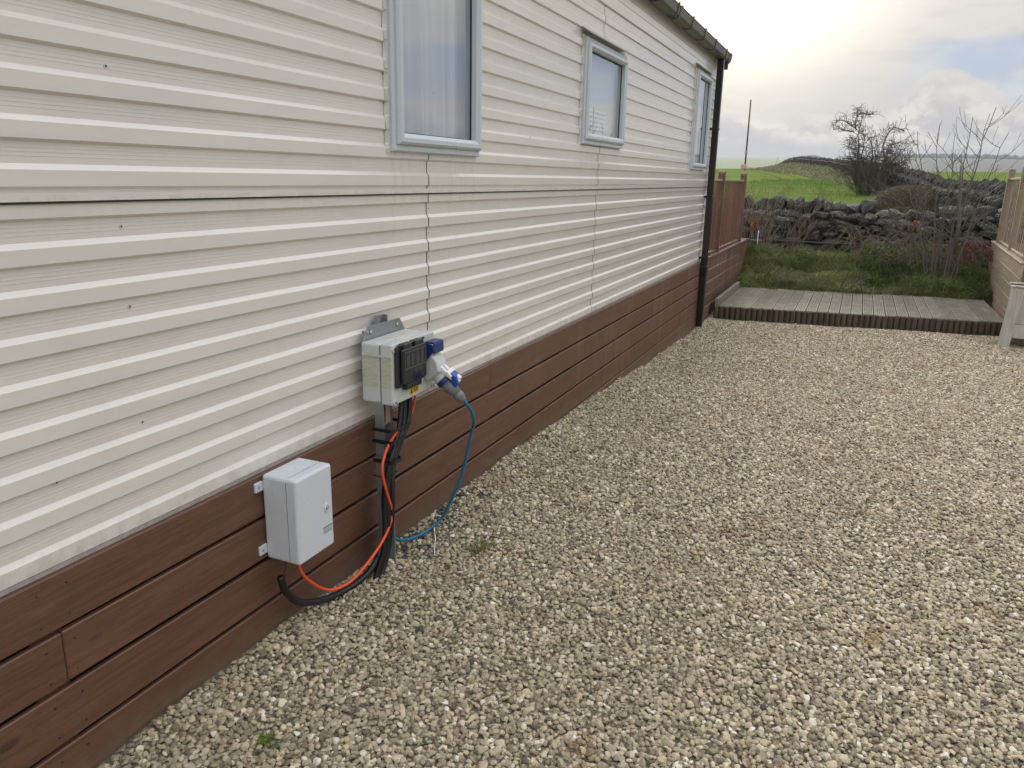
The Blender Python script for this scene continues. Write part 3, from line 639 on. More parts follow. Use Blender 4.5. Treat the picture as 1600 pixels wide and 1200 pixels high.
for y in (1.10, 1.18, 2.50, 3.715, 3.775, 5.2, 6.7, 8.2):
    for zt in bt[:5]:
        for dz in (.035, .125):
            mb = MB(); mb.tube([(0.0335, y + rnd.uniform(-.006, .006), zt - dz), (0.0354, y, zt - dz)], 0.0022, 6); mb.build('screw', M_gasket, car)

# windows
def ring(mb, y0, y1, z0, z1, w, xb, xf, ch=0.0):
    """mitred frame ring: outer rect, member width w, front face at xf with chamfer ch on both sides"""
    R_ = [(y0, z0, 1, 1), (y1, z0, -1, 1), (y1, z1, -1, -1), (y0, z1, 1, -1)]
    prof_ = [(0, xb), (0, xf - ch), (ch, xf), (w - ch * 1.6, xf), (w, xf - ch * 1.2), (w, xb)]
    n = len(prof_); vs = []
    for (y, z, sy, sz) in R_:
        for d, x in prof_: vs.append((x, y + sy * d, z + sz * d))
    fs = []
    for c in range(4):
        d = (c + 1) % 4
        for i in range(n - 1): fs.append((c * n + i, c * n + i + 1, d * n + i + 1, d * n + i))
    mb.add(vs, fs)
def window(y0, y1, z0, z1, idx):
    mb = MB(); ring(mb, y0, y1, z0, z1, 0.034, -0.03, 0.036, 0.005); w = mb.build('window', M_frame, car)
    mb = MB(); ring(mb, y0 + .024, y1 - .012, z0 + .028, z1 - .028, 0.046, 0.006, 0.056, 0.011); mb.build('sash', M_frame, w)
    mb = MB(); ring(mb, y0 + .0695, y1 - .0575, z0 + .0735, z1 - .0735, 0.006, 0.010, 0.018, 0.001); mb.build('gasket', M_gasket, w)
    mb = MB(); mb.add([(0.014, y0 + .065, z0 + .07), (0.014, y1 - .053, z0 + .07), (0.014, y1 - .053, z1 - .07), (0.014, y0 + .065, z1 - .07)], [(0, 1, 2, 3)]); mb.build('pane', M_glass, w)
    mb = MB()   # wavy sealant flange left of the frame, following the ribs
    zs = [z0 - .008 + (z1 - z0 + .016) * i / 80 for i in range(81)]
    vs = []
    for z in zs: vs += [(0.006 + prof(z, PH_U), y0 - .022 + 0.004 * math.sin(z * 57), z), (0.020, y0 + .002, z)]
    mb.add(vs, [(2 * i, 2 * i + 1, 2 * i + 3, 2 * i + 2) for i in range(80)]); mb.build('sealant_strip', M_trim, w)
    if idx:   # drip hood over the smaller windows
        mb = MB(); zt = z1 + .03
        mb.add([(0.016, y0 - .05, zt + .02), (0.016, y1 + .03, zt + .02), (0.070, y1 + .035, zt - .012), (0.070, y0 - .03, zt - .012), (0.016, y0 - .05, zt + .016), (0.016, y1 + .03, zt + .016), (0.069, y1 + .035, zt - .020), (0.069, y0 - .03, zt - .020)],
               [(0, 3, 2, 1), (4, 5, 6, 7), (0, 4, 7, 3), (3, 7, 6, 2), (2, 6, 5, 1)]); mb.build('drip_hood', simple('hood_trim', (0.42, 0.40, 0.37), .45), w)
    return w
for i, W_ in enumerate(WIN): window(*W_, i)
def curtain(y0, y1, z0, z1, x, amp, seed, folds):
    rnd = random.Random(seed); N = 160; nz = 14; vs = []
    ph = [rnd.uniform(0, 6.28) for _ in range(5)]
    for j in range(nz + 1):
        z = z0 + (z1 - z0) * j / nz; fl = 1.15 - 0.3 * j / nz
        for i in range(N + 1):
            t = i / N; y = y0 + (y1 - y0) * t
            f = math.sin(t * folds * 6.28 + ph[0] + 0.5 * math.sin(t * 9 + ph[1])) + 0.6 * math.sin(t * folds * 10.3 + ph[2] + 0.35 * (1 - j / nz)) + 0.3 * math.sin(t * folds * 21 + ph[3])
            vs.append((x + amp * fl * f, y + 0.012 * (1 - j / nz) * math.sin(t * 19 + ph[4]), z))
    mb = MB(); n = N + 1
    mb.add(vs, [(j * n + i, j * n + i + 1, (j + 1) * n + i + 1, (j + 1) * n + i) for j in range(nz) for i in range(N)], True); return mb
tag(curtain(2.80, 3.62, 1.70, 2.92, -0.062, 0.022, 1, 5).build('net_curtain', M_curtain), 'white pleated net curtain hanging inside the nearest and tallest window', 'curtain')
mb = MB(); mb.box((-0.049, 5.20, 1.90), (-0.045, 6.10, 2.56)); tag(mb.build('roller_blind', M_blind), 'pale cream blind behind the glass of the small middle window', 'blind')
mb = MB(); mb.box((-0.075, 8.90, 1.76), (-0.070, 9.70, 2.82)); tag(mb.build('roller_blind', M_blind), 'pale blind behind the glass of the farthest window by the downpipe', 'blind')
sh = empty('reflection_slats', (-0.06, 5.55, 1.90)); tag(sh, 'small white slats behind the middle window, standing in for a reflection in its glass', 'reflection stand-in')  # added slats imitate a bright reflection low in the middle pane
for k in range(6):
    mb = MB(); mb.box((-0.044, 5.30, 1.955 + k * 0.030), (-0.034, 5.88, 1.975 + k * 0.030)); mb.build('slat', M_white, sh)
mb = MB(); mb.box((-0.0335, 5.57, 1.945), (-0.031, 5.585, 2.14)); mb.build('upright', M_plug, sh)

# ------------------------------------------------------------------ lower white enclosure
en = empty('utility_enclosure', (0.03, 2.01, 0.325)); tag(en, 'smooth pale grey plastic cabinet screwed low on the brown skirting boards', 'cabinet')
mb = MB(); mb.box((0.036, 1.912, 0.326), (0.158, 2.112, 0.644)); bd = mb.build('body', M_box, en, bevel=0.014, seg=4)
mb = MB(); mb.prism([(1.9125, .3265), (2.1115, .3265), (2.1115, .6435), (1.9125, .6435)], lambda u, v, t: (t, u, v), 0.132, 0.184); door = mb.build('door', M_box, en, bevel=0.011, seg=4)
mb = MB(); mb.box((0.1425, 1.9245, 0.6434), (0.1437, 2.100, 0.6446)); mb.box((0.1425, 1.911, 0.339), (0.1437, 1.9135, 0.631)); mb.build('door_gap', M_line, en)
for z in (0.350, 0.586):
    mb = MB(); mb.cbox((0.031, 1.878, z), (0.042, 1.916, z + .034), .002); br = mb.build('bracket', M_box, en)
    mb = MB(); mb.tube([(0.0415, 1.893, z + .017), (0.0432, 1.893, z + .017)], 0.004, 12); mb.build('screw', M_zinc, br)
mb = MB(); lp = []
for k in range(20):
    a = 2 * math.pi * k / 20; r_ = 0.0135; u = r_ * math.cos(a); v = r_ * 1.35 * math.sin(a)
    if v > 0: u *= 1.0; v *= 0.9
    lp.append((u, v))
mb.prism(lp, lambda u, v, t: (t, 2.072 + u, 0.488 + v), 0.183, 0.1885); lk = mb.build('lock', M_box, door, bevel=.0015)
mb = MB(); mb.tube([(0.188, 2.072, 0.486), (0.1895, 2.072, 0.486)], 0.0085, 16); mb.build('keyhole', M_print, lk)
mb = MB(); mb.box((0.1892, 2.070, 0.479), (0.1902, 2.075, 0.493)); mb.build('key_slot', M_box, lk)
mb = MB(); x = 0.1843; rnd = random.Random(4)
y = 2.046
while y < 2.098: # small unreadable grey print
    w_ = rnd.uniform(.003, .006); mb.box((x - .0005, y, 0.409), (x, y + w_, 0.4155)); y += w_ + .0012
for zz in (0.402, 0.396, 0.390):
    y = 2.047 + rnd.uniform(0, .002)
    while y < 2.096: w_ = rnd.uniform(.002, .005); mb.box((x - .0005, y, zz), (x, y + w_, zz + .0034)); y += w_ + .0012
mb.build('small_print', M_print, door)

# ------------------------------------------------------------------ hook-up pedestal
pd = empty('hookup_pedestal', (0.07, 2.56, 0)); tag(pd, 'grey electric hook up box on a galvanised post, smoked cover and blue plug', 'hook-up post')
mb = MB(); mb.box((0.052, 2.500, 0.754), (0.140, 2.832, 1.001)); mb.build('back_box', M_ped, pd, bevel=0.012, seg=3)
# front lid with cut-back corner
mb = MB(); mb.box((0.144, 2.4975, 0.752), (0.199, 2.8345, 1.003)); lid = mb.build('front_lid', M_ped, pd, bevel=0.008, seg=3)
mb = MB(); mb.box((0.138, 2.506, 0.760), (0.147, 2.826, 0.995)); mb.build('lid_seal', M_line, pd)
for (y, z) in ((2.513, 0.983), (2.513, 0.765), (2.819, 0.765)):
    mb = MB(); mb.tube([(0.196, y, z), (0.2045, y, z)], 0.013, 14); bs = mb.build('screw_boss', M_ped, lid, bevel=.002)
    mb = MB(); mb.tube([(0.2045, y, z), (0.2055, y, z)], 0.0055, 10); mb.build('screw', M_line, bs)
mb = MB(); mb.box((0.06, 2.4945, 0.950), (0.197, 2.4978, 0.958)); mb.build('side_ridge', M_ped, pd)
# smoked breaker cover
mb = MB(); mb.box((0.199, 2.512, 0.822), (0.216, 2.722, 0.992)); cv = mb.build('breaker_cover', M_smokeframe, lid, bevel=0.007, seg=2)
mb = MB(); mb.box((0.2165, 2.530, 0.835), (0.231, 2.716, 0.980)); mb.build('cover_lens', M_smoke, lid, bevel=0.006, seg=3)
mb = MB(); ring(mb, 2.545, 2.708, 0.896, 0.966, 0.003, 0.2312, 0.2330, 0.0003); mb.build('cover_ridge', M_line, lid)
for k in range(4):
    mb = MB(); mb.box((0.2313, 2.556 + k * .036, 0.905), (0.2322, 2.580 + k * .036, 0.957)); mb.build('breaker', M_breaker, lid)
mb = MB(); mb.tube([(0.231, 2.625, 0.874), (0.2335, 2.625, 0.874)], 0.009, 14); mb.build('cover_button', M_smokeframe, lid)
for a, b_ in ((2.545, 2.605), (2.63, 2.69)):
    mb = MB(); mb.cbox((0.200, a, 0.978), (0.228, b_, 1.000), .003); mb.build('cover_hinge', M_smokeframe, lid)
mb = MB(); mb.tube([(0.217, 2.52, 0.996), (0.217, 2.715, 0.996)], 0.005, 10); mb.build('hinge_pin', M_smokeframe, lid)
mb = MB(); mb.cbox((0.200, 2.565, 0.806), (0.226, 2.685, 0.832), .004); mb.build('cover_latch', M_smokeframe, lid)
# warning sticker
mb = MB(); mb.box((0.1988, 2.628, 0.768), (0.1998, 2.700, 0.798)); stk = mb.build('warning_sticker', M_yellow, lid)
mb = MB(); mb.add([(0.2002, 2.632, 0.772), (0.2002, 2.652, 0.772), (0.2002, 2.642, 0.792)], [(0, 1, 2)])
for zz in (0.775, 0.781, 0.787): mb.box((0.1999, 2.657, zz), (0.2003, 2.694, zz + .003))
mb.build('sticker_print', M_black, stk)
mb = MB(); mb.box((0.1992, 2.735, 0.795), (0.2035, 2.765, 0.808)); mb.build('small_tab', simple('peach_tab', (0.55, 0.40, 0.33), .5), lid)
# worn paper label on top
mb = MB(); mb.box((0.150, 2.60, 1.0032), (0.190, 2.74, 1.0038)); mb.build('worn_label', simple('worn_label', (0.62, 0.60, 0.58), .7, var=.35, scale=90), lid)
mb = MB(); mb.box((0.08, 2.62, 1.0012), (0.12, 2.74, 1.0018)); mb.build('worn_label', simple('worn_label_dark', (0.55, 0.52, 0.46), .7, var=.5, scale=60), pd)
# mounting plate with holes, post head
pl = MB(); Yp = [(2.515, 0.985), (2.560, 1.052), (2.800, 1.052), (2.850, 0.985)]
pl.prism(Yp, lambda u, v, t: (t, u, v), 0.044, 0.050); plate = pl.build('mounting_plate', M_zinc, pd, bevel=.001, seg=1)
for y in (2.575, 2.775):
    mb = MB(); mb.tube([(0.0495, y, 1.028), (0.0506, y, 1.028)], 0.010, 16, smooth=False); mb.build('hole', M_line, plate)
    mb = MB(); mb.tube([(0.0505, y + .004, 1.029), (0.0512, y + .004, 1.029)], 0.007, 16, smooth=False); mb.build('hole_light', M_trim, plate)
mb = MB(); mb.tube([(0.030, 2.55, 1.030), (0.060, 2.55, 1.030)], 0.005, 8); mb.build('bolt', M_zinc, pd)
for pts in ([(0.020, 2.622), (0.043, 2.622), (0.043, 2.626), (0.020, 2.626)], [(0.020, 2.626), (0.024, 2.626), (0.024, 2.690), (0.020, 2.690)], [(0.020, 2.690), (0.043, 2.690), (0.043, 2.694), (0.020, 2.694)]):
    pass
mb = MB(); mb.prism([(0.043, 2.652), (0.018, 2.652), (0.018, 2.716), (0.043, 2.716), (0.043, 2.711), (0.023, 2.711), (0.023, 2.657), (0.043, 2.657)], lambda u, v, t: (u, v, t), 0.95, 1.078); mb.build('channel_head', M_zinc, pd)
# the post itself: open galvanised channel
mb = MB(); mb.prism([(0.085, 2.540), (0.125, 2.540), (0.125, 2.547), (0.091, 2.547), (0.091, 2.604), (0.125, 2.604), (0.125, 2.610), (0.085, 2.610)], lambda u, v, t: (u, v, t), -0.25, 0.754); mb.build('post', M_zinc, pd)
mb = MB(); mb.box((0.0915, 2.5475, 0.645), (0.118, 2.6035, 0.753)); mb.build('post_block', M_rust, pd)
mb = MB(); mb.box((0.1262, 2.555, 0.66), (0.128, 2.590, 0.752)); mb.build('rusty_strap', M_rust, pd)
# socket outlet with open blue flap
sx, sy, sz = 0.200, 2.778, 0.870
ax = Vector((0.70, 0.16, -0.69)).normalized(); ay = Vector((0, 1, 0)); ay = (ay - ax * ay.dot(ax)).normalized(); az_ = ax.cross(ay)
def SM(o): return Matrix(((ax.x, ay.x, az_.x, o[0]), (ax.y, ay.y, az_.y, o[1]), (ax.z, ay.z, az_.z, o[2]), (0, 0, 0, 1)))
S0 = SM((sx, sy, sz))
sk = MB()
sk.prism([(0.199, 0.800), (0.199, 0.935), (0.222, 0.935), (0.262, 0.893), (0.275, 0.845), (0.228, 0.808)], lambda u, v, t: (u, t, v), 2.742, 2.822); so = sk.build('socket_housing', M_sock, lid, bevel=.010, seg=3)
def cyl(o, d0, d1, r0, r1=None, n=24, name='', mat=None, par=None, bev=0):
    m_ = MB(); m_.tube([S0 @ Vector((d0, 0, 0)), S0 @ Vector((d1, 0, 0))], [r0, r1 if r1 else r0], n, smooth=True); return m_.build(name, mat, par, bevel=bev)
cyl(None, 0.02, 0.090, 0.034, 0.035, name='socket_barrel', mat=M_sock, par=so, bev=.003)
cyl(None, 0.076, 0.090, 0.038, name='socket_rim', mat=M_sock, par=so, bev=.003)
# white hinge bridge and blue flap standing open
mb = MB(); mb.box((0.045, -0.022, 0.030), (0.100, -0.006, 0.048), S0); mb.box((0.045, 0.008, 0.030), (0.100, 0.024, 0.048), S0); mb.build('hinge_arm', M_white, so, bevel=.003)
mb = MB(); mb.box((0.080, -0.030, 0.040), (0.112, 0.032, 0.056), S0); mb.build('hinge_bridge', M_white, so, bevel=.003)
mb = MB(); mb.prism([(0.202, 0.972), (0.248, 0.962), (0.254, 0.940), (0.246, 0.930), (0.236, 0.915), (0.205, 0.880)], lambda u, v, t: (u, t, v), 2.735, 2.741); mb.box((0.206, 2.7405, 0.966), (0.252, 2.822, 0.974)); mb.box((0.246, 2.7405, 0.925), (0.254, 2.822, 0.968)); mb.build('blue_flap', M_blue, so, bevel=.003)
# plug
plug = empty('hookup_plug', S0 @ Vector((0.09, 0, 0))); tag(plug, 'grey and blue round hook up plug pushed into the socket of the grey box', 'plug')
cyl(None, 0.0905, 0.112, 0.036, name='blue_collar', mat=M_blue, par=plug, bev=.003)
cyl(None, 0.112, 0.178, 0.033, 0.024, name='plug_body', mat=M_plug, par=plug)
cyl(None, 0.178, 0.199, 0.0235, 0.0235, name='gland_ring', mat=M_plug, par=plug, bev=.002)
cyl(None, 0.199, 0.222, 0.024, 0.012, n=14, name='gland_nut', mat=M_plug, par=plug, bev=.002)
mb = MB(); mb.prism([(0.085, 0.036), (0.100, 0.060), (0.125, 0.064), (0.150, 0.048), (0.158, 0.030), (0.145, 0.026), (0.112, 0.034)], lambda u, v, t: S0 @ Vector((u, t, v)), -0.022, 0.026); cp_ = mb.build('locking_clip', M_blue2, plug, bevel=.004)
mb = MB(); mb.box((0.122, -0.006, 0.0625), (0.142, 0.014, 0.0665), S0 @ Matrix.Rotation(0.0, 4, 'Y')); mb.prism([(0.128, 0.0632), (0.148, 0.0512), (0.1495, 0.0535), (0.1295, 0.0655)], lambda u, v, t: S0 @ Vector((u, t, v)), -0.012, 0.010); mb.build('clip_label', M_white, cp_)
mb = MB(); mb.tube([S0 @ Vector((0.092, -0.024, 0.052)), S0 @ Vector((0.118, -0.024, 0.040))], .0035, 8); mb.build('clip_pin', M_white, cp_)

# cables -----------------------------------------------------------------
def cable(name, pts, r, mat, label, cat, k=7, n=10, group=None):
    mb = MB(); mb.tube(smooth_path(pts, k), r, n); o = mb.build(name, mat); return tag(o, label, cat, group)
end = S0 @ Vector((0.220, 0, 0)); end2 = S0 @ Vector((0.238, 0.003, -0.004))
cable('blue_cable', [tuple(end), tuple(end2), (0.372, 2.850, 0.665), (0.368, 2.885, 0.600), (0.325, 2.94, 0.516), (0.285, 2.943, 0.338), (0.24, 2.93, 0.208), (0.18, 2.927, 0.085), (0.14, 2.862, 0.040), (0.12, 2.763, 0.042), (0.115, 2.671, 0.072), (0.115, 2.60, 0.123), (0.11, 2.562, 0.175)], 0.0074, M_bluec, 'blue cable looping from the plug down to the foot of the post', 'cable')
cable('orange_cable', [(0.165, 2.720, 0.765), (0.17, 2.716, 0.728), (0.158, 2.705, 0.663), (0.156, 2.617, 0.621), (0.160, 2.533, 0.585), (0.162, 2.485, 0.54), (0.166, 2.461, 0.485), (0.170, 2.48, 0.394), (0.172, 2.515, 0.292), (0.172, 2.496, 0.231), (0.17, 2.43, 0.175), (0.17, 2.313, 0.130), (0.16, 2.217, 0.103), (0.15, 2.11, 0.125), (0.14, 2.032, 0.189), (0.137, 1.979, 0.255), (0.135, 1.955, 0.330)], 0.0058, M_orange, 'thin orange cable hanging between the hook up box and the low cabinet', 'cable')
cable('black_hose', [(0.09, 1.918, 0.262), (0.09, 1.926, 0.225), (0.09, 1.945, 0.185), (0.10, 1.987, 0.129), (0.10, 2.075, 0.080), (0.105, 2.19, 0.045), (0.115, 2.304, 0.036), (0.125, 2.404, 0.05), (0.130, 2.47, 0.09)], 0.0135, M_conduit, 'thick black open ended hose curving low between the cabinet and the post', 'hose')
cable('thin_black_wire', [(0.10, 1.938, 0.330), (0.098, 1.936, 0.29), (0.09, 1.920, 0.255)], 0.0016, M_conduit, 'short thin black wire from the cabinet base into the hose end', 'wire')
bun = [(0.13, 2.690, 0.752), (0.135, 2.665, 0.65), (0.14, 2.62, 0.56), (0.14, 2.575, 0.47), (0.138, 2.552, 0.353), (0.138, 2.545, 0.236), (0.138, 2.530, 0.123), (0.130, 2.480, 0.040), (0.12, 2.44, -0.03)]
bun = [(a + .012, b - .012 - .026 * min(1, max(0, (.62 - c) / .12)) * (1 if c > .1 else .5), c) for a, b, c in bun]
offs = [(0.0, 0.0), (0.004, 0.021), (0.006, -0.021), (-0.016, 0.014), (0.017, 0.008), (0.012, -0.010)]
lab = ['black armoured cable at the front of the bundle strapped to the post', 'black armoured cable on the far side of the bundle strapped to the post', 'black armoured cable on the near side of the bundle strapped to the post', 'black armoured cable at the back of the bundle behind the post', 'outermost black armoured cable bulging from the bundle on the post', 'black armoured cable squeezed against the galvanised post']
for (dx, dy), l_ in zip(offs, lab):
    pts = [(x_ + dx * (1.0 + .4 * math.sin(i * 1.7 + dy * 60)), y_ + dy * (1.25 if i < 3 else 1.0) * (1 + .25 * math.sin(i * 1.3 + dx * 90)), z_) for i, (x_, y_, z_) in enumerate(bun)]
    cable('black_cable', pts, 0.0105, M_conduit, l_, 'cable', group='black cables strapped to the hook-up post')
for z, w_ in ((0.635, .014), (0.585, .016), (0.500, .016)):
    c_y = 2.50 + 0.0
    mb = MB(); far = 2.670 if z > .6 else 2.635 if z > .55 else 2.592
    mb.prism([(0.083, 2.5190), (0.17200000000000001, 2.5190), (0.18000000000000002, 2.5270), (0.182, far - .01), (0.172, far), (0.083, far), (0.083, far - .002), (0.170, far - .002), (0.179, far - .012), (0.17700000000000002, 2.5280), (0.17, 2.5215), (0.083, 2.5215)], lambda u, v, t: (u, v, t), z - w_ / 2, z + w_ / 2)
    tag(mb.build('tape_band', M_tape), {0.635: 'uppermost black tape band round the post and cables', 0.585: 'middle black tape band round the post where the orange cable crosses', 0.500: 'lowest black tape band round the post and cables'}[z], 'tape', 'black tape bands on the post')
mb = MB(); mb.tube(smooth_path([(0.083, 2.512, 0.436), (0.170, 2.508, 0.437), (0.174, 2.54, 0.440), (0.165, 2.572, 0.442), (0.09, 2.612, 0.440)], 5), 0.0025, 6); tag(mb.build('cable_tie', M_tape), 'thin black cable tie round the post just below the tape bands', 'cable tie')

# ------------------------------------------------------------------ left fence beyond the downpipe
lf = empty('brown_fence', (0.0, 12.5, -0.2)); tag(lf, 'brown stained timber fence with slatted upper panels beyond the downpipe', 'fence')
def dbox(mb, p0, p1, t0, t1, z0, z1, c=.004):
    """box along the line p0->p1 (xy), thickness t0..t1 to the left normal"""
    a = Vector((*p0, 0)); b = Vector((*p1, 0)); d = (b - a); L = d.length; d.normalize(); n = Vector((-d.y, d.x, 0))
    M = Matrix(((d.x, n.x, 0, a.x), (d.y, n.y, 0, a.y), (0, 0, 1, 0), (0, 0, 0, 1))); mb.cbox((0, t0, z0), (L, t1, z1), c, M)
for i in range(6):
    zt = 0.630 - i * 0.1655
    for a, b_ in ([(10.205, 14.42)] if i % 2 else [(10.205, 12.3), (12.303, 14.42)]):
        mb = MB(); mb.cbox((0.004, a, zt - 0.155), (0.028 + random.uniform(-.002, .002), b_, zt), .004); mb.build('board', M_fence, lf)
mb = MB(); mb.cbox((-0.10, 10.23, 0.632), (0.045, 14.46, 0.660), .005); mb.build('cap_rail', M_fence, lf)
mb = MB(); mb.box((-0.095, 14.43, -.5), (0.02, 14.45, .63)); mb.build('board', M_fence, lf)
for y in (11.42, 13.62):
    mb = MB(); pts = [(-0.045, 0.661), (0.045, 0.661), (0.045, 1.735)] + [(0.045 * math.cos(a), 1.735 + .040 * math.sin(a)) for a in lin(0.25, math.pi - .25, 7)] + [(-0.045, 1.735)]
    mb.prism(pts, lambda u, v, t: (t - 0.03, y + u, v), -0.045, 0.045); mb.build('post', M_fence, lf)
mb = MB(); mb.cbox((-0.052, 10.24, 1.635), (-0.008, 11.370, 1.665), .004); mb.cbox((-0.052, 11.470, 1.635), (-0.008, 13.570, 1.665), .004); mb.build('top_rail', M_tan, lf)
mb = MB(); mb.cbox((-0.052, 10.24, 0.6605), (-0.008, 11.370, 0.70), .004); mb.cbox((-0.052, 11.470, 0.6605), (-0.008, 13.570, 0.70), .004); mb.build('bottom_rail', M_fence, lf)
sm = MB().cbox((-0.007, -0.015, -0.468), (0.007, 0.015, 0.468), .003).mesh('slat'); sm.materials.append(M_slat)
y = 10.29
while y < 13.56:
    if not (11.36 < y < 11.49):
        o = link('slat', sm, None, lf, False); o.location = (-0.030, y - 12.5, 1.1675 + .2)
    y += 0.128
o_ = None
# ------------------------------------------------------------------ right fence (pale weathered)
RP0, RP1 = (3.93, 15.38), (3.715, 11.15)
rf = empty('weathered_fence', (3.8, 13.3, -0.2)); tag(rf, 'pale weathered timber fence with slatted top on the right of the low deck', 'fence')
Zr = EYE - 0.90
for i in range(6):
    zt = Zr - .028 - i * 0.1655; mb = MB(); dbox(mb, RP0, RP1, -0.024 + random.uniform(-.002, .002), 0.0, zt - 0.158, zt); mb.build('board', M_tan, rf)
mb = MB(); dbox(mb, RP0, RP1, -0.04, 0.12, Zr - .026, Zr, .005); mb.build('cap_rail', M_tan, rf)
mb = MB(); mb.box((RP0[0] + .01, RP0[1] - .001, -.6), (RP0[0] + 3.0, RP0[1] + .02, Zr - .03)); mb.build('end_board', M_tan, rf)
dR = (Vector((*RP1, 0)) - Vector((*RP0, 0))); LR = dR.length; dR.normalize(); nR = Vector((-dR.y, dR.x, 0))
def rpt(s, t, z): v = Vector((*RP0, 0)) + dR * s + nR * t; return (v.x, v.y, z)
def rbox(name, s0, s1, t0, t1, z0, z1, mat, c=.004):
    M = Matrix(((dR.x, nR.x, 0, RP0[0]), (dR.y, nR.y, 0, RP0[1]), (0, 0, 1, 0), (0, 0, 0, 1))); mb = MB(); mb.cbox((s0, t0, z0), (s1, t1, z1), c, M); return mb.build(name, mat, rf)
zt_ = EYE + 0.09
for s in (0.35, 2.15, 3.95): rbox('post', s, s + .09, 0.005, 0.095, Zr + .001, zt_ + .17, M_tan)
rbox('top_rail', 0.442, 2.148, 0.03, 0.075, zt_, zt_ + .032, M_tan); rbox('top_rail', 2.242, 3.948, 0.03, 0.075, zt_, zt_ + .032, M_tan)
rbox('bottom_rail', 0.442, 2.148, 0.028, 0.078, Zr + .002, Zr + .04, M_tan); rbox('bottom_rail', 2.242, 3.948, 0.028, 0.078, Zr + .002, Zr + .04, M_tan)
s = 0.53
while s < 3.93:
    if not (2.12 < s < 2.27): rbox('slat', s - .014, s + .014, 0.047, 0.059, Zr + .041, zt_ - .001, M_tanslat, .002)
    s += 0.20
# ------------------------------------------------------------------ planter
pt = empty('wooden_planter', (3.5, 10.62, -0.22), math.radians(-6)); tag(pt, 'pale weathered wooden planter box on the gravel at the right edge', 'planter')
def lb(name, a, b_, mat, c=.004, M=None):
    mb = MB(); mb.cbox(a, b_, c, M); o = link(name, mb.mesh(name), mat, pt, False); return o
def leg(x0, x1, lean):
    mb = MB(); mb.prism([(0, 0), (x1 - x0, 0), (x1 - x0 + lean, 0.72), (lean, 0.72)], lambda u, v, t: (x0 + u, t, v), -0.0, 0.055); return link('leg', mb.mesh('leg'), M_plant, pt, False)
leg(0.0, 0.125, 0.055); leg(1.085, 1.21, -0.055)
for i, (a, b_) in enumerate(((0.150, 0.36), (0.364, 0.60), (0.604, 0.85), (0.854, 1.07))): lb('front_plank', (a, 0.020, 0.29), (b_, 0.04, 0.69), M_plant)
lb('bottom_rail', (0.138, 0.006, 0.125), (1.08, 0.040, 0.285), M_plant)
lb('top_rim', (0.035, -0.012, 0.722), (1.165, 0.065, 0.742), M_plant); lb('top_rim', (0.035, 0.36, 0.722), (1.165, 0.43, 0.742), M_plant)
for xa, xb in ((0.055, 0.09), (1.11, 1.145)): lb('side_panel', (xa, 0.057, 0.125), (xb, 0.38, 0.715), M_plant)
lb('back_panel', (0.06, 0.382, 0.0), (1.14, 0.41, 0.72), M_plant); lb('soil', (0.095, 0.06, 0.55), (1.105, 0.378, 0.62), M_earth)

# ------------------------------------------------------------------ deck
dk = empty('low_deck', (1.9, 12.0, -0.05)); tag(dk, 'low grey green deck of grooved boards with half round edging below the grass bank', 'deck')
DZ = EYE - 1.69
def dfront(x): return 10.88 + 0.17 * (x - .15)
def dback(x): return 13.02 + 0.17 * x
bw = 0.1415; x = 0.16; rnd = random.Random(5)
while x < 3.60:
    xa, xb = x + .005, x + bw - .005
    pts = [(xa, DZ - .028)]; n = 5; gw = (xb - xa - .024) / n
    pts2 = [(xa, DZ - .002), (xa + .002, DZ)]
    u = xa + .012
    for k in range(n):
        pts2 += [(u + gw * .22, DZ), (u + gw * .34, DZ - .009), (u + gw * .66, DZ - .009), (u + gw * .78, DZ)]; u += gw
    pts2 += [(xb - .002, DZ), (xb, DZ - .002)]
    poly = pts + pts2 + [(xb, DZ - .028)]
    ya, yb = dfront((xa + xb) / 2), dback((xa + xb) / 2) + rnd.uniform(-.03, .05); dz = rnd.uniform(-.0025, .0025)
    mb = MB(); mb.prism(poly, lambda u_, v_, t, dz=dz: (u_, t, v_ + dz), ya, yb); mb.build('deck_board', M_deck, dk); x += bw
# log roll edging
x = 0.10; i = 0; hm = []
while x < 3.62:
    w_ = 0.070; y = dfront(x + w_ / 2) - .004; drop = 0.03 if i in (9, 10, 27, 28) else 0.0
    h = DZ - 0.012 + rnd.uniform(-.005, .004); zb = -0.245 - drop - .02 * rnd.random()
    pts = [(math.cos(a) * .034, math.sin(a) * .026) for a in lin(math.pi, 2 * math.pi, 8)]
    mb = MB(); mb.prism(pts, lambda u_, v_, t, x=x, y=y, w_=w_: (x + w_ / 2 + u_, y + v_, t), zb, h); mb.build('edging_stake', M_log, dk); x += 0.0715; i += 1
mb = MB(); mb.prism([(0.16, dfront(.16) + .03), (3.60, dfront(3.6) + .03), (3.60, 13.4), (0.16, 12.9)], lambda u, v, t: (u, v, t), -0.30, DZ - .031); mb.build('deck_frame', M_dark, dk)
mb = MB(); mb.cbox((0.105, 10.90, -0.12), (0.150, 13.0, DZ + 0.10), .005); mb.build('side_board', M_deck, dk)

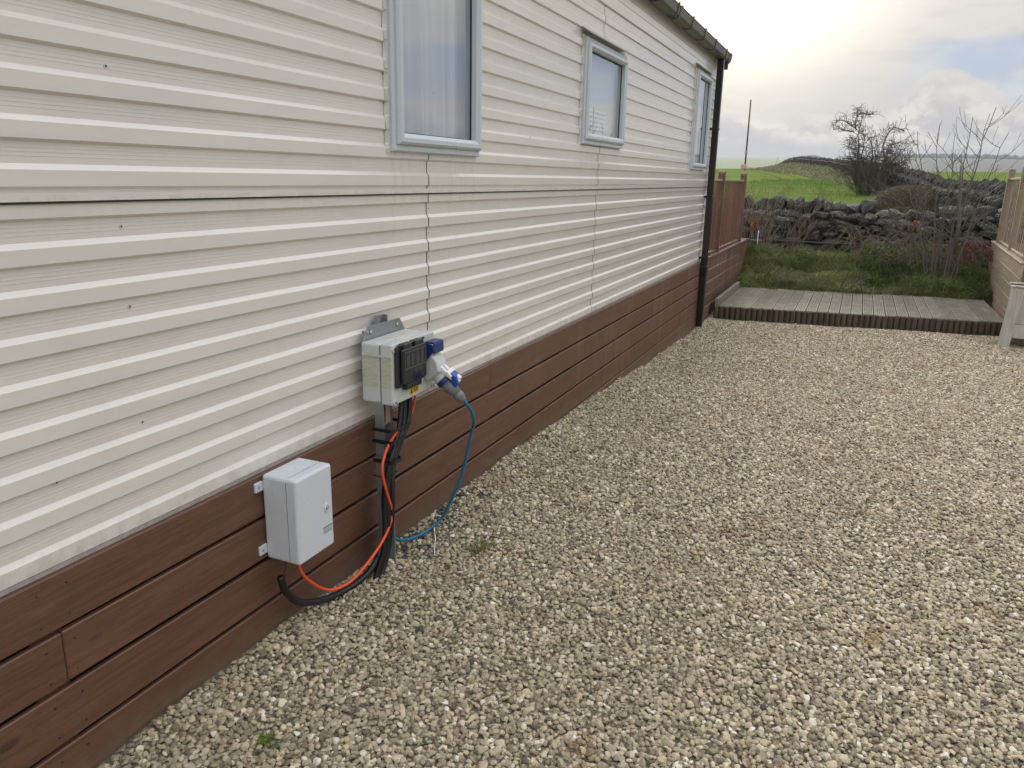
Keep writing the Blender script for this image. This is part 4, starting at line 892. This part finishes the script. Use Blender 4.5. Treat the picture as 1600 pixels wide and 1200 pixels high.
# ------------------------------------------------------------------ grass bank
def bank_h(x, y):
    t = min(max((y - 12.85 - 0.17 * x) / 2.4, 0), 1)
    h = -0.20 + 0.56 * (t * t * (3 - 2 * t)) ** .85
    h += 0.13 * noise.noise(Vector((x * 1.4, y * 1.4, 3))) * (1 if t > 0.05 else 0.3)
    h += 0.12 * math.exp(-((x - 3.6) / 0.8) ** 2) * t + 0.08 * math.exp(-((x - 0.1) / 0.4) ** 2) * t
    return h
tag(grid('bank', lin(-3, 7, 70), lin(12.7, 16.4, 40), bank_h, M_earth), kind='structure')
def blades(name, P, H, bend, width, tint, mat, seed=1, segs=3, dirs=None, sink=0.01):
    rng = np.random.default_rng(seed); n = len(P); th = rng.uniform(0, 2 * np.pi, n) if dirs is None else dirs
    dx, dy = np.cos(th), np.sin(th); wx, wy = -dy, dx; tw = rng.uniform(-1, 1, n); wx = wx + tw * dx * .7; wy = wy + tw * dy * .7
    K = segs + 1; V = np.zeros((n, 2 * K - 1, 3))
    for k in range(K):
        t = k / segs; r = H * bend * t ** 1.7; z = H * (t - 0.35 * bend * t ** 2.2 * 1.3); z = z - sink * (k == 0)
        cx = P[:, 0] + dx * r; cy = P[:, 1] + dy * r; cz = P[:, 2] + z; w = width * (1 - t ** 1.5) * .5
        if k < segs:
            V[:, 2 * k] = np.stack([cx - wx * w, cy - wy * w, cz], 1); V[:, 2 * k + 1] = np.stack([cx + wx * w, cy + wy * w, cz], 1)
        else: V[:, 2 * k] = np.stack([cx, cy, cz], 1)
    m = 2 * K - 1; base = np.arange(n)[:, None] * m; F = []
    quads = np.concatenate([(base + np.array([2 * k, 2 * k + 1, 2 * k + 3, 2 * k + 2])) for k in range(segs - 1)], 0) if segs > 1 else np.zeros((0, 4), int)
    tris = base + np.array([2 * (segs - 1), 2 * (segs - 1) + 1, 2 * segs])
    me = bpy.data.meshes.new(name); me.vertices.add(n * m); me.vertices.foreach_set('co', V.astype(np.float32).ravel())
    nl = quads.size + tris.size; me.loops.add(nl); me.loops.foreach_set('vertex_index', np.concatenate([quads.ravel(), tris.ravel()]).astype(np.int32))
    starts = np.concatenate([np.arange(len(quads)) * 4, quads.size + np.arange(len(tris)) * 3]); me.polygons.add(len(starts)); me.polygons.foreach_set('loop_start', starts.astype(np.int32))
    me.update(calc_edges=True); a = me.attributes.new('tint', 'FLOAT', 'POINT'); a.data.foreach_set('value', np.repeat(tint, m).astype(np.float32))
    me.materials.append(mat); return link(name, me)
def nz(x, y, s, o=0): return noise.noise(Vector((x * s, y * s, o)))
def scatter(n, x0, x1, y0, y1, hf, cond=None, seed=1):
    rng = np.random.default_rng(seed); out = []
    for _ in range(n):
        x, y = rng.uniform(x0, x1), rng.uniform(y0, y1)
        if cond and not cond(x, y, rng): continue
        out.append((x, y, hf(x, y)))
    return np.array(out)
# rank grass: clumps of long drooping blades leaning down the bank
rng = np.random.default_rng(9)
cl = scatter(1500, -0.3, 3.86, 12.95, 15.75, bank_h, lambda x, y, r: y > 13.05 + .17 * x, 3)
P = []; Hh = []; Tn = []; Dn = []
for (cx, cy, cz) in cl:
    k = int(rng.integers(22, 42)); dirc = -math.pi / 2 + rng.normal(0, .9); hh = rng.uniform(0.10, 0.27) * (1.0 if cy < 14.9 else .7) * (1.15 + .8 * nz(cx, cy, .9, 6)); dark = np.clip(0.46 + .55 * nz(cx, cy, 1.1, 8) + 0.12 * rng.normal() - 0.06 * (cx - 1.0), 0, 1)
    for _ in range(k):
        px, py = cx + rng.normal(0, .055), cy + rng.normal(0, .055); P.append((px, py, bank_h(px, py))); Hh.append(hh * rng.uniform(.55, 1.2)); Tn.append(np.clip(dark + rng.normal(0, .16) + (0.5 if rng.random() < .14 else 0), 0, 1)); Dn.append(dirc + rng.normal(0, 1.1))
tag(blades('bank_grass', np.array(P), np.array(Hh), rng.uniform(.6, 1.7, len(P)), rng.uniform(.005, .010, len(P)), np.array(Tn), M_grass, 4, 4, np.array(Dn)), 'long tangled green grass covering the bank behind the low deck', 'grass', kind='stuff')
# dry straw among it
cl = scatter(5200, 0.2, 3.8, 13.2, 15.7, bank_h, lambda x, y, r: y > 13.1 + .17 * x and nz(x, y, 1.0, 21) > -0.05, 8)
tag(blades('dead_stems', cl, rng.uniform(.12, .40, len(cl)), rng.uniform(.8, 1.8, len(cl)), rng.uniform(.004, .008, len(cl)), rng.random(len(cl)), M_dead, 5, 4), 'dry brown dead stems tangled through the bank grass', 'dead stems', kind='stuff')

# ------------------------------------------------------------------ dry stone wall across
dw = empty('dry_stone_wall', (2, 16, 0)); tag(dw, 'dark dry stone wall running across behind the grass bank', 'wall')
rocks = [rock_mesh('stone', 100 + i, 2, flat=1.0, cuts=5, rough=.26, elong=1.0, block=.62) for i in range(16)]
for r_ in rocks: r_.materials.append(M_stone)
rnd = random.Random(21)
def wtop(x): return (1.10 + 0.02 * math.sin(x * 2.3)) if x < 1.9 else (1.00 + .03 * math.sin(x * 3)) if x < 2.95 else 1.08
def stone(name, x, y, z, sx, sy, sz, tilt=0.15, par=dw):
    me = rnd.choice(rocks); o = bpy.data.objects.new(name, me); col.objects.link(o); o.parent = par
    o.location = (x - par.location.x, y - par.location.y, z - par.location.z); o.scale = (sx * .60, sy * .60, sz * .60); o.rotation_euler = (rnd.uniform(-.12, .12) + (math.pi if rnd.random() < .5 else 0), rnd.uniform(-tilt, tilt), rnd.uniform(-.25, .25) + (math.pi if rnd.random() < .5 else 0)); return o
mb = MB(); mb.box((-3, 15.95, -.4), (6.4, 16.20, 0.99)); mb.build('wall_core', M_dark, dw)
rowz = [0.16, 0.31, 0.45, 0.58, 0.70, 0.82, 0.93, 1.03]
for ri, z in enumerate(rowz):
    x = -1.6 + rnd.uniform(0, .2)
    while x < 5.6:
        w_ = rnd.uniform(.16, .44); h = rnd.uniform(.13, .20); zz = z + rnd.uniform(-.02, .02)
        if zz + h * .3 < wtop(x) + .02:
            if w_ < .24 and rnd.random() < .5:
                stone('stone', x + w_ / 2, 15.86 + rnd.uniform(-.03, .03), zz + h * .27, w_ * .9, .24, h * .62, .3); stone('stone', x + w_ / 2, 15.86 + rnd.uniform(-.03, .03), zz - h * .27, w_ * .95, .24, h * .62, .3)
            else: stone('stone', x + w_ / 2, 15.86 + rnd.uniform(-.04, .04), zz, w_ * 1.04, .30, h * 1.1, .16)
        x += w_ * 0.97
x = -1.5
while x < 5.5:     # upright cope stones
    if x < 1.25: w_ = rnd.uniform(.13, .21); h = rnd.uniform(.24, .32); tl = .12
    elif x < 1.95: w_ = rnd.uniform(.16, .36); h = rnd.uniform(.22, .30); tl = .3
    elif x < 2.95: w_ = rnd.uniform(.22, .32); h = rnd.uniform(.15, .22); tl = .45
    else: w_ = rnd.uniform(.20, .34); h = rnd.uniform(.22, .30); tl = .2
    stone('cope_stone', x + w_ / 2, 16.03 + rnd.uniform(-.04, .04), wtop(x) + h * .28, w_ * 1.08, .34, h * 1.15, tl); x += w_ * .98

# ------------------------------------------------------------------ second wall running away over the field
W2 = [(4.41, 17.0, .95), (4.40, 19, .95), (4.342, 22, .9), (4.239, 27, .75), (3.685, 36, .95), (2.745, 48, 1.15), (1.335, 65, 1.2), (-1.317, 90, 1.45), (-6.239, 115, 1.75), (-9.2, 130, 1.5), (-12.3, 145, .6)]
def w2(y):
    for (x0, y0, h0), (x1, y1, h1) in zip(W2, W2[1:]):
        if y <= y1: t = max((y - y0) / (y1 - y0), 0); return x0 + (x1 - x0) * t, h0 + (h1 - h0) * t
    return W2[-1][0], W2[-1][2]
rk = []
for i in range(6):
    m_ = rock_mesh('r', 300 + i, 1, flat=1.0, cuts=9, rough=.15, elong=1.0); rk.append((np.array([v.co[:] for v in m_.vertices]), np.array([p.vertices[:] for p in m_.polygons])))
def joined_rocks(items, name, mat):
    V = []; F = []; b = 0
    for (x, y, z, sx, sy, sz, rz) in items:
        v, f = rnd.choice(rk); c, s_ = math.cos(rz), math.sin(rz); q_ = v * np.array([sx, sy, sz]) * .62
        V.append(np.stack([q_[:, 0] * c - q_[:, 1] * s_ + x, q_[:, 0] * s_ + q_[:, 1] * c + y, q_[:, 2] + z], 1)); F.append(f + b); b += len(v)
    V = np.concatenate(V); F = np.concatenate(F); me = bpy.data.meshes.new(name); me.from_pydata(V.tolist(), [], F.tolist()); me.update(); return link(name, me, mat)
items = []; y = 16.6
while y < 142:
    x, h = w2(y); x2, _ = w2(y + .5); ang = math.atan2(.5, x2 - x) ; g0 = field_h(x, y); st = 0.19 + y * 0.0035
    nrow = max(2, int(h / (st * .62)))
    bh = h * (0 if y < 45 else min(.55, (y - 45) / 60))     # the far part stands on a grassy bank
    for k in range(nrow):
        z = g0 + bh + (h - bh) * (k + .5) / nrow
        items.append((x - .22 + rnd.uniform(-.05, .05), y + rnd.uniform(-.08, .08), z + rnd.uniform(-.03, .03), .34, st * rnd.uniform(.8, 1.35), (h - bh) / nrow * 1.35, ang - math.pi / 2 + rnd.uniform(-.2, .2)))
        items.append((x + .18 + rnd.uniform(-.05, .05), y + rnd.uniform(-.08, .08), z, .34, st * 1.2, (h - bh) / nrow * 1.35, ang - math.pi / 2))
    items.append((x + rnd.uniform(-.06, .06), y, g0 + h + rnd.uniform(-.02, .10), .42, st * rnd.uniform(.6, 1.0), .28 + y * .002, ang - math.pi / 2))
    y += st * .8
tw_ = empty('boundary_wall', (3, 40, .8)); tag(tw_, 'long rough stone wall running away uphill between the two green fields', 'wall')
wj = joined_rocks(items, 'wall_stones', M_stone); wj.parent = tw_; wj.matrix_parent_inverse = Matrix.Translation(tw_.location).inverted(); wj['kind'] = 'stuff'
# bank of dead vegetation along its left side
def bank2_h(y, s):  # s across: 0 at the wall .. 1 at the foot on the left
    return 0
vs = []; fs = []; ys2 = lin(42, 150, 70); NS = 9
def bw2(y): return 1.2 + 4.2 * min(max((y - 50) / 80, 0), 1)
for y in ys2:
    x, h = w2(y); t = min(max((y - 42) / 50, 0), 1)
    for k in range(NS):
        s = k / (NS - 1); xx = x + .5 - s * (bw2(y) + .5); hh = (h * (.35 + .35 * t)) * (0.5 + 0.5 * math.cos(math.pi * s)) * (1 if y < 138 else max(0, (150 - y) / 12))
        vs.append((xx, y, field_h(xx, y) - .03 + hh * (1 + .25 * nz(xx, y, .4, 5))))
for j in range(len(ys2) - 1):
    for k in range(NS - 1): fs.append((j * NS + k, (j + 1) * NS + k, (j + 1) * NS + k + 1, j * NS + k + 1))
mb = MB(); mb.add(vs, fs, True); tag(mb.build('far_bank', M_deadbank), kind='structure')
bkv = np.array(vs)
def on_bank(n, seed):
    rg = np.random.default_rng(seed); out = []
    for _ in range(n):
        y = 42 + 104 * rg.random() ** 1.0; s = rg.random(); x, h = w2(y); t = min(max((y - 42) / 50, 0), 1); xx = x + .5 - s * (bw2(y) + .5)
        hh = (h * (.35 + .35 * t)) * (0.5 + 0.5 * math.cos(math.pi * s)) * (1 if y < 138 else max(0, (150 - y) / 12)); out.append((xx, y, field_h(xx, y) - .03 + hh))
    return np.array(out)
P = on_bank(9000, 12); tag(blades('bank_green_grass', P, rng.uniform(.15, .4, len(P)), rng.uniform(.4, 1.2, len(P)), rng.uniform(.03, .07, len(P)), rng.random(len(P)) * .8, M_verge, 16, 2), 'green grass growing among the dead tussocks on the bank beside the far wall', 'grass', kind='stuff')
P = on_bank(6000, 2); tag(blades('bank_tussocks', P, rng.uniform(.2, .55, len(P)), rng.uniform(.4, 1.2, len(P)), rng.uniform(.03, .07, len(P)), rng.random(len(P)), M_dead, 6, 2), 'brown dead tussocks on the bank beside the far stone wall', 'dead grass', kind='stuff')
# rounded brown tussock against the wall, nearer
def mound(cx, cy, rx, ry, h):
    return lambda x, y: field_h(x, y) + h * max(0, 1 - ((x - cx) / rx) ** 2 - ((y - cy) / ry) ** 2) ** .6
md = mound(3.35, 29.0, 1.15, 2.6, 0.62)
cl = scatter(9000, 2.2, 4.3, 26.4, 31.6, md, lambda x, y, r: ((x - 3.35) / 1.15) ** 2 + ((y - 29) / 2.6) ** 2 < 1, 5)
tag(blades('tussock_mound', cl, rng.uniform(.18, .42, len(cl)), rng.uniform(.8, 1.6, len(cl)), rng.uniform(.012, .028, len(cl)), rng.random(len(cl)) * .8, M_dead, 7, 3, -math.pi / 2 + rng.normal(-.5, .7, len(cl))), 'rounded mound of brown dead grass against the stone wall beyond the bare shrub', 'dead grass', kind='stuff')
tag(grid('tussock_ground', lin(2.2, 4.5, 20), lin(26.4, 31.6, 20), lambda x, y: md(x, y) - .03, M_deadbank), kind='structure')
# bright verge grass near the walls
def vcond(x, y, r):
    wx, _ = w2(y); return x < wx - .3 and (r.random() < math.exp(-(wx - x) / 2.2) + .10)
cl = scatter(60000, -6, 4.2, 16.6, 70, lambda x, y: field_h(x, y), vcond, 12)
tag(blades('verge_grass', cl, np.clip(.035 + .0026 * cl[:, 1], 0, .24) * rng.uniform(.6, 1.5, len(cl)) * (1 + .6 * np.array([nz(a, b, .5, 2) for a, b, _ in cl])), rng.uniform(.3, 1.2, len(cl)), rng.uniform(.008, .016, len(cl)) * (cl[:, 1] / 28), np.clip(.45 + .25 * rng.normal(size=len(cl)) + .3 * np.array([nz(a, b, .35, 7) for a, b, _ in cl]), 0, 1), M_verge, 8, 2), 'bright green tufted grass along the field edge behind the stone wall', 'grass', kind='stuff')
print('blades verge', len(cl))

# ------------------------------------------------------------------ bare shrubs and trees
def grow(mb, p, d, L, r, depth, rnd, spread=.6, up=.15, kids=(2, 4), wob=.25, taper=.55, minr=.002, n=5):
    segs = 4; pts = [Vector(p)]; dd = Vector(d).normalized()
    for i in range(segs):
        dd = (dd + Vector((rnd.gauss(0, wob), rnd.gauss(0, wob), rnd.gauss(0, wob) + up)) * .5).normalized(); pts.append(pts[-1] + dd * L / segs)
    rs = [max(r * (1 - (1 - taper) * i / segs), minr) for i in range(segs + 1)]
    mb.tube(pts, rs, n, cap=False)
    if depth > 0:
        for _ in range(rnd.randint(*kids)):
            i = rnd.randint(1, segs); side = Vector((rnd.gauss(0, 1), rnd.gauss(0, 1), rnd.gauss(0, 1))).normalized(); nd = (dd + side * spread * 1.4).normalized()
            grow(mb, pts[i], nd, L * rnd.uniform(.5, .75), rs[i] * .62, depth - 1, rnd, spread, up, kids, wob, taper, minr, max(3, n - 1))
# hawthorn by the far wall
hw = empty('hawthorn_tree', (2.2, 40, 1.1)); tag(hw, 'dense leafless hawthorn with a wind bent top growing beside the far stone wall', 'tree')
rnd = random.Random(31); tips = [((1.71, 40.0, 1.0), (1.25, 4.2)), ((1.9, 39.8, 1.0), (1.45, 3.6)), ((2.1, 40.2, 1.0), (1.85, 3.7)), ((2.3, 39.7, 1.0), (2.1, 3.3)), ((2.5, 40.1, 1.0), (2.45, 3.5)), ((2.7, 39.9, 1.0), (2.6, 3.2)), ((1.8, 40.3, 1.0), (1.0, 3.0)), ((2.6, 40.4, 1.0), (2.9, 2.6))]
limbs = []
for (b0, t0) in tips:
    mb = MB(); b0 = Vector(b0); b0.z = field_h(b0.x, b0.y) - .1; t_ = Vector((t0[0], 40 + rnd.uniform(-.6, .6), t0[1]))
    mid = [b0.lerp(t_, k / 7) + Vector((rnd.gauss(0, .07), rnd.gauss(0, .1), rnd.gauss(0, .05))) * (0 if k in (0,) else 1) for k in range(8)]
    rs = [.075 * (1 - .11 * k) for k in range(8)]; mb.tube(mid, rs, 6, cap=False); limbs.append((mid, rs)); mb.build('trunk', M_haw, hw)
    # a few long wind-bent branches on the tallest
mb = MB()
for mid, rs in limbs:
    for k in range(1, 8):
        for _ in range(2):
            d = Vector((rnd.gauss(0, .8), rnd.gauss(0, .6), rnd.uniform(-.1, .8))); grow(mb, mid[k], d, rnd.uniform(.35, .75), rs[k] * .40, 2, rnd, .75, .05, (3, 5), .3, .5, .0065, 4)
for (p0, pts) in [((1.15, 4.0), [(1.1, 4.35), (1.15, 4.7), (1.10, 4.95)]), ((1.2, 4.0), [(0.85, 4.25), (0.5, 4.40), (0.24, 4.30)]), ((1.12, 4.6), [(1.35, 4.72), (1.6, 4.62), (1.82, 4.66)]), ((2.4, 3.4), [(2.5, 3.8), (2.7, 4.05), (2.95, 4.02), (3.15, 3.92)]), ((1.1, 3.9), [(0.75, 3.95), (0.45, 4.05), (0.2, 4.0)]), ((1.6, 3.5), [(1.45, 3.9), (1.3, 4.2)])]:
    P_ = [Vector((p0[0], 40, p0[1]))] + [Vector((a, 40 + rnd.uniform(-.2, .2), c)) for a, c in pts]; P_ = smooth_path(P_, 3); mb.tube(P_, lin(.032, .010, len(P_)), 5, cap=False)
    for v in P_[1:]:
        for _ in range(2): grow(mb, v, Vector((rnd.gauss(-.2, .8), rnd.gauss(0, .5), rnd.uniform(-.3, .8))), rnd.uniform(.18, .4), .011, 1, rnd, .8, .05, (2, 4), .35, .5, .0065, 4)
# side sprays and the thicket round the foot
for _ in range(24):
    b0 = Vector((rnd.uniform(1.5, 2.95), 40 + rnd.uniform(-.5, .5), 0)); b0.z = field_h(b0.x, b0.y); grow(mb, b0, Vector((rnd.gauss(0, .5), rnd.gauss(0, .4), 1)), rnd.uniform(.7, 1.4), .016, 2, rnd, .5, .15, (3, 5), .25, .5, .0065, 4)
for _ in range(26):
    a = rnd.choice([-1, 1]); p0 = Vector((2.15 + a * rnd.uniform(.2, .5), 40, rnd.uniform(2.0, 3.4))); grow(mb, p0, Vector((a, rnd.gauss(0, .4), .25)), rnd.uniform(.5, .9), .016, 2, rnd, .5, -.05, (3, 4), .2, .5, .0065, 4)
cr = mb.build('crown', M_haw, hw); cr['kind'] = 'stuff'; print('haw faces', len(mb.f))
# bare multi-stemmed shrub on the bank
sb = empty('bare_shrub', (3.1, 14.6, .5)); tag(sb, 'bare grey multi stemmed shrub with tall thin stems on the bank before the wall', 'shrub')
rnd = random.Random(17)
stems = [(3.56, 2.85, .016), (3.44, 2.72, .010), (3.76, 2.45, .013), (3.26, 2.69, .012), (3.05, 2.45, .011), (2.78, 2.45, .012), (2.48, 2.47, .012), (2.41, 2.17, .010), (2.27, 2.13, .010), (3.10, 2.20, .009), (3.60, 1.99, .009), (2.15, 1.9, .008), (3.5, 1.84, .008), (2.05, 1.55, .007), (2.6, 1.9, .008), (2.95, 1.8, .009), (2.35, 1.6, .007), (2.2, 1.3, .006), (3.8, 1.7, .007), (3.3, 1.6, .008), (3.62, 1.25, .006), (2.0, 1.15, .005), (2.75, 1.5, .007)]
for (tx, tz, r) in stems:
    mb = MB(); bx = 3.08 + (tx - 3.0) * .28 + rnd.uniform(-.07, .07); b0 = Vector((bx, 14.6 + rnd.uniform(-.15, .15), bank_h(bx, 14.6) - .03)); t_ = Vector((tx, 14.6 + rnd.uniform(-.35, .35), tz))
    c1 = b0 + Vector(((tx - bx) * .18, 0, (tz - b0.z) * .42)); P_ = []
    for k in range(13):
        t = k / 12; v = b0 * (1 - t) ** 2 + c1 * 2 * t * (1 - t) + t_ * t * t; P_.append(v + Vector((rnd.gauss(0, .012), rnd.gauss(0, .012), 0)) * (k > 0))
    mb.tube(P_, [max(r * 1.2 * (1 - .72 * k / 12), .0028) for k in range(13)], 6, cap=False)
    for k in range(5, 12):
        if rnd.random() < .8:
            sd = rnd.choice([-1, 1]); grow(mb, P_[k], Vector((sd * rnd.uniform(.7, 1.5), rnd.gauss(0, .4), .85)), rnd.uniform(.16, .52), .0052, 1, rnd, .5, .25, (2, 3), .2, .6, .0028, 4)
    mb.build('stem', M_bark, sb)
mb = MB(); mb.tube([(3.29, 14.4, .55), (3.27, 14.4, 1.1), (3.21, 14.4, 1.6), (3.17, 14.4, 1.95)], [.030, .027, .024, .014], 7); mb.build('cut_stump', M_bark, sb)
for i, (x, y, w_, l_) in enumerate([(0.18, 15.0, 1.0, 'thin reddish twiggy bush behind the end post of the brown fence'), (0.62, 15.3, .75, 'low tangle of bare twigs leaning right in front of the stone wall')]):
    rnd = random.Random(60 + i); mb = MB()
    for _ in range(22 if i == 0 else 16):
        b0 = Vector((x + rnd.uniform(-.25, .25), y + rnd.uniform(-.2, .2), 0)); b0.z = bank_h(b0.x, b0.y) - .05; grow(mb, b0, Vector((rnd.gauss(.05 + .5 * i, .3), rnd.gauss(0, .2), 1)), rnd.uniform(.35, 1.05) * w_, .005, 2, rnd, .4, .1, (2, 3), .15, .6, .0022, 4)
    for _ in range(3 if i == 0 else 1):
        b0 = Vector((x + rnd.uniform(-.15, .15), y, .4)); grow(mb, b0, Vector((rnd.gauss(.0, .12), 0, 1)), rnd.uniform(.9, 1.25), .004, 1, rnd, .3, .1, (2, 3), .08, .5, .0024, 4)
    tag(mb.build('twiggy_bush', M_brtwig), l_, 'bush')
# bramble tangle right of centre, against the wall
mb = MB(); rnd = random.Random(77)
for _ in range(150):
    x = rnd.uniform(1.75, 3.7); b0 = Vector((x, 15.0 + rnd.uniform(-.3, .6), 0)); b0.z = bank_h(b0.x, b0.y); a = rnd.choice([-1, 1]) * rnd.uniform(.25, .7); h = rnd.uniform(.2, .62) * (1 if x < 2.9 else .7)
    P_ = smooth_path([b0, b0 + Vector((a * .25, -.05, h * .8)), b0 + Vector((a * .65, -.12 + rnd.gauss(0, .08), h)), b0 + Vector((a * 1.1, -.25 + rnd.gauss(0, .1), h * .45))], 4); mb.tube(P_, lin(.0048, .0022, len(P_)), 4, cap=False)
br_ = mb.build('bramble_patch', M_bramble); tag(br_, 'arching brown bramble stems heaped against the foot of the stone wall', 'brambles', kind='stuff')
cl = scatter(1500, 1.9, 3.0, 14.9, 15.6, lambda x, y: bank_h(x, y) + .05 + .25 * random.random(), None, 33)
tag(blades('bramble_leaves', cl, rng.uniform(.03, .07, len(cl)), rng.uniform(.2, 1.4, len(cl)), rng.uniform(.014, .03, len(cl)), rng.random(len(cl)) * .6, M_grass, 9, 2), 'small dull green leaves scattered in the bramble patch', 'leaves', kind='stuff')
cl = scatter(260, 3.45, 3.95, 14.7, 15.3, lambda x, y: bank_h(x, y) + .22 + .14 * random.random(), None, 35)
tag(blades('red_bush', cl, rng.uniform(.10, .22, len(cl)), rng.uniform(.6, 1.6, len(cl)), rng.uniform(.008, .018, len(cl)), rng.random(len(cl)), M_red, 9, 3, math.pi + rng.normal(0, .7, len(cl))), 'small dark red stemmed plant beside the corner of the weathered fence', 'plant')
cl = scatter(60, 2.66, 2.76, 15.1, 15.2, lambda x, y: .86 + .16 * random.random(), None, 36)
tag(blades('rusty_fern', cl, rng.uniform(.04, .08, len(cl)), rng.uniform(.2, 1.4, len(cl)), rng.uniform(.02, .03, len(cl)), rng.random(len(cl)), M_rusty, 9, 2), 'small patch of orange dead leaves left of the bare shrub', 'leaves')
cl = scatter(110, -0.05, 0.15, 14.9, 15.1, lambda x, y: .75 + .25 * random.random(), None, 37)
tag(blades('rusty_leaves', cl, rng.uniform(.04, .08, len(cl)), rng.uniform(.2, 1.4, len(cl)), rng.uniform(.015, .028, len(cl)), rng.random(len(cl)), M_rusty, 9, 2), 'rust coloured leaves on the twigs beside the brown fence end', 'leaves')
# mast, black pipe, small frame
mst = empty('thin_mast', (-0.2, 14.9, 0.4)); tag(mst, 'tall thin dark mast standing behind the end post of the brown fence', 'mast')
mb = MB(); mb.tube([(-0.2, 14.9, -.2), (-0.2, 14.9, 1.9)], .016, 8); mb.build('lower_pole', M_rust, mst)
mb = MB(); mb.tube([(-0.2, 14.9, 1.9), (-0.2, 14.85, 3.03)], [.014, .012], 8); mb.build('upper_pole', simple('mast_brown', (0.07, 0.03, 0.025), .5), mst)
mb = MB(); mb.cbox((-0.225, 14.87, 2.12), (-0.180, 14.93, 2.17), .006); mb.build('joint_clamp', simple('pale_clamp', (.45, .36, .33), .6), mst)
mb = MB(); mb.cbox((-0.27, 14.865, 1.86), (-0.17, 14.93, 1.94), .006); mb.build('base_plate', simple('pink_plate', (.55, .38, .33), .6), mst)
mb = MB(); mb.tube([(0.20, 15.55, .56), (1.2, 15.56, .555), (2.3, 15.58, .575)], .028, 10); tag(mb.build('black_water_pipe', M_pipe), 'long black pipe lying along the foot of the stone wall above the grass', 'pipe')
sf = empty('standpipe_frame', (0.08, 14.85, .3)); tag(sf, 'small grey metal standpipe frame at the end of the brown fence', 'standpipe')
mb = MB(); mb.cbox((-0.06, 14.84, .05), (-0.025, 14.88, .60), .003); mb.build('pale_post', M_trim, sf)
mb = MB(); mb.tube([(0.155, 14.84, .05), (0.155, 14.84, .78)], .010, 8); mb.build('grey_pipe', M_zinc, sf)
mb = MB(); mb.box((-0.06, 14.845, .60), (0.22, 14.875, .615)); mb.build('crossbar', M_zinc, sf)
mb = MB(); mb.cbox((-0.024, 14.86, .16), (0.14, 14.92, .58), .004); mb.build('dark_panel', M_dark, sf)

# ------------------------------------------------------------------ small things on the gravel
def tuft(name, x, y, n, h, spread, mat, label, seed, w=.0035, bendy=(.4, 1.2)):
    rg = np.random.default_rng(seed); P = np.stack([x + rg.normal(0, spread, n), y + rg.normal(0, spread, n), np.zeros(n)], 1)
    for p in P: p[2] = ground_h(p[0], p[1]) + .006
    return tag(blades(name, P, h * rg.uniform(.5, 1.2, n), rg.uniform(*bendy, n), np.full(n, w) * rg.uniform(.7, 1.3, n), rg.random(n) * .9, mat, seed, 4), label, 'weed')
tuft('grass_tuft', 0.42, 2.84, 90, .075, .034, M_grass, 'low tuft of grass in the gravel to the right of the hook up post', 1)
tuft('green_sprig', 0.19, 2.86, 10, .075, .008, M_verge, 'small bright green sprig in the gravel beside the blue cable loop', 2, .005, (.1, .6))
tuft('grass_tuft', 0.33, 2.18, 26, .03, .03, M_verge, 'tiny yellow green blades in the gravel just below the post', 5, .003)
tuft('leafy_weed', 0.398, 1.471, 34, .034, .012, M_verge, 'small bright green leafy weed in the gravel near the bottom edge', 3, .009, (.8, 1.5))
tuft('grass_tuft', 1.7, 5.6, 60, .03, .05, M_grass, 'faint flat patch of grass blades in the middle of the gravel', 4)
mb = MB(); gz = ground_h(.2, 2.75) + .014; mb.tube(smooth_path([(0.165, 2.88, gz + .035), (0.20, 2.83, gz + .01), (0.235, 2.76, gz + .006), (0.27, 2.70, gz + .004)], 5), lin(.0035, .0022, 16), 5); tag(mb.build('white_string', M_white), 'short white string lying on the gravel under the blue cable', 'string')
def leaf(x, y, c, label, s=.022, rz=0.):
    z = ground_h(x, y) + .020; mb = MB(); pts = [(-1, 0), (-.5, .42), (.2, .5), (1, 0), (.3, -.45), (-.5, -.38)]
    cc, ss = math.cos(rz), math.sin(rz); top = [(x + (u * cc - v * ss) * s, y + (u * ss + v * cc) * s, z + .006 * (abs(v) * 2) + .004 * u) for u, v in pts]
    mb.add(top + [(a, b, c_ - .0012) for a, b, c_ in top] + [(x, y, z), (x, y, z - .0012)], [(i, (i + 1) % 6, 12) for i in range(6)] + [(6 + (i + 1) % 6, 6 + i, 13) for i in range(6)] + [(i, 6 + i, 6 + (i + 1) % 6, (i + 1) % 6) for i in range(6)])
    tag(mb.build('dead_leaf', simple('dead_leaf', c, .7, var=.3)), label, 'leaf')
leaf(0.50, 4.42, (.19, .075, .045), 'curled reddish dead leaf on the gravel beside the skirting', .030, .4)
leaf(2.49, 3.96, (.16, .05, .035), 'dark red dead leaf on the gravel at the right side', .026, 1.2)
leaf(0.545, 2.62, (.22, .09, .05), 'small rusty dead leaf on the gravel right of the grass tuft', .014, 2.0)

# ------------------------------------------------------------------ haze
mh = bpy.data.materials.new('air_haze'); mh.use_nodes = True; q = NT(mh.node_tree); q.n.remove(q.n['Principled BSDF'])
pv = q.new('ShaderNodeVolumePrincipled'); pv.inputs['Color'].default_value = (0.86, 0.90, 0.97, 1); pv.inputs['Density'].default_value = 0.00032; pv.inputs['Anisotropy'].default_value = 0.2
q.l.new(pv.outputs[0], q.n['Material Output'].inputs['Volume'])
mb = MB(); mb.box((-2300, -2300, -60), (2300, 2300, 62)); tag(mb.build('haze', mh), kind='stuff')
sc.cycles.volume_bounces = 0; sc.cycles.max_bounces = 6; sc.cycles.transparent_max_bounces = 8
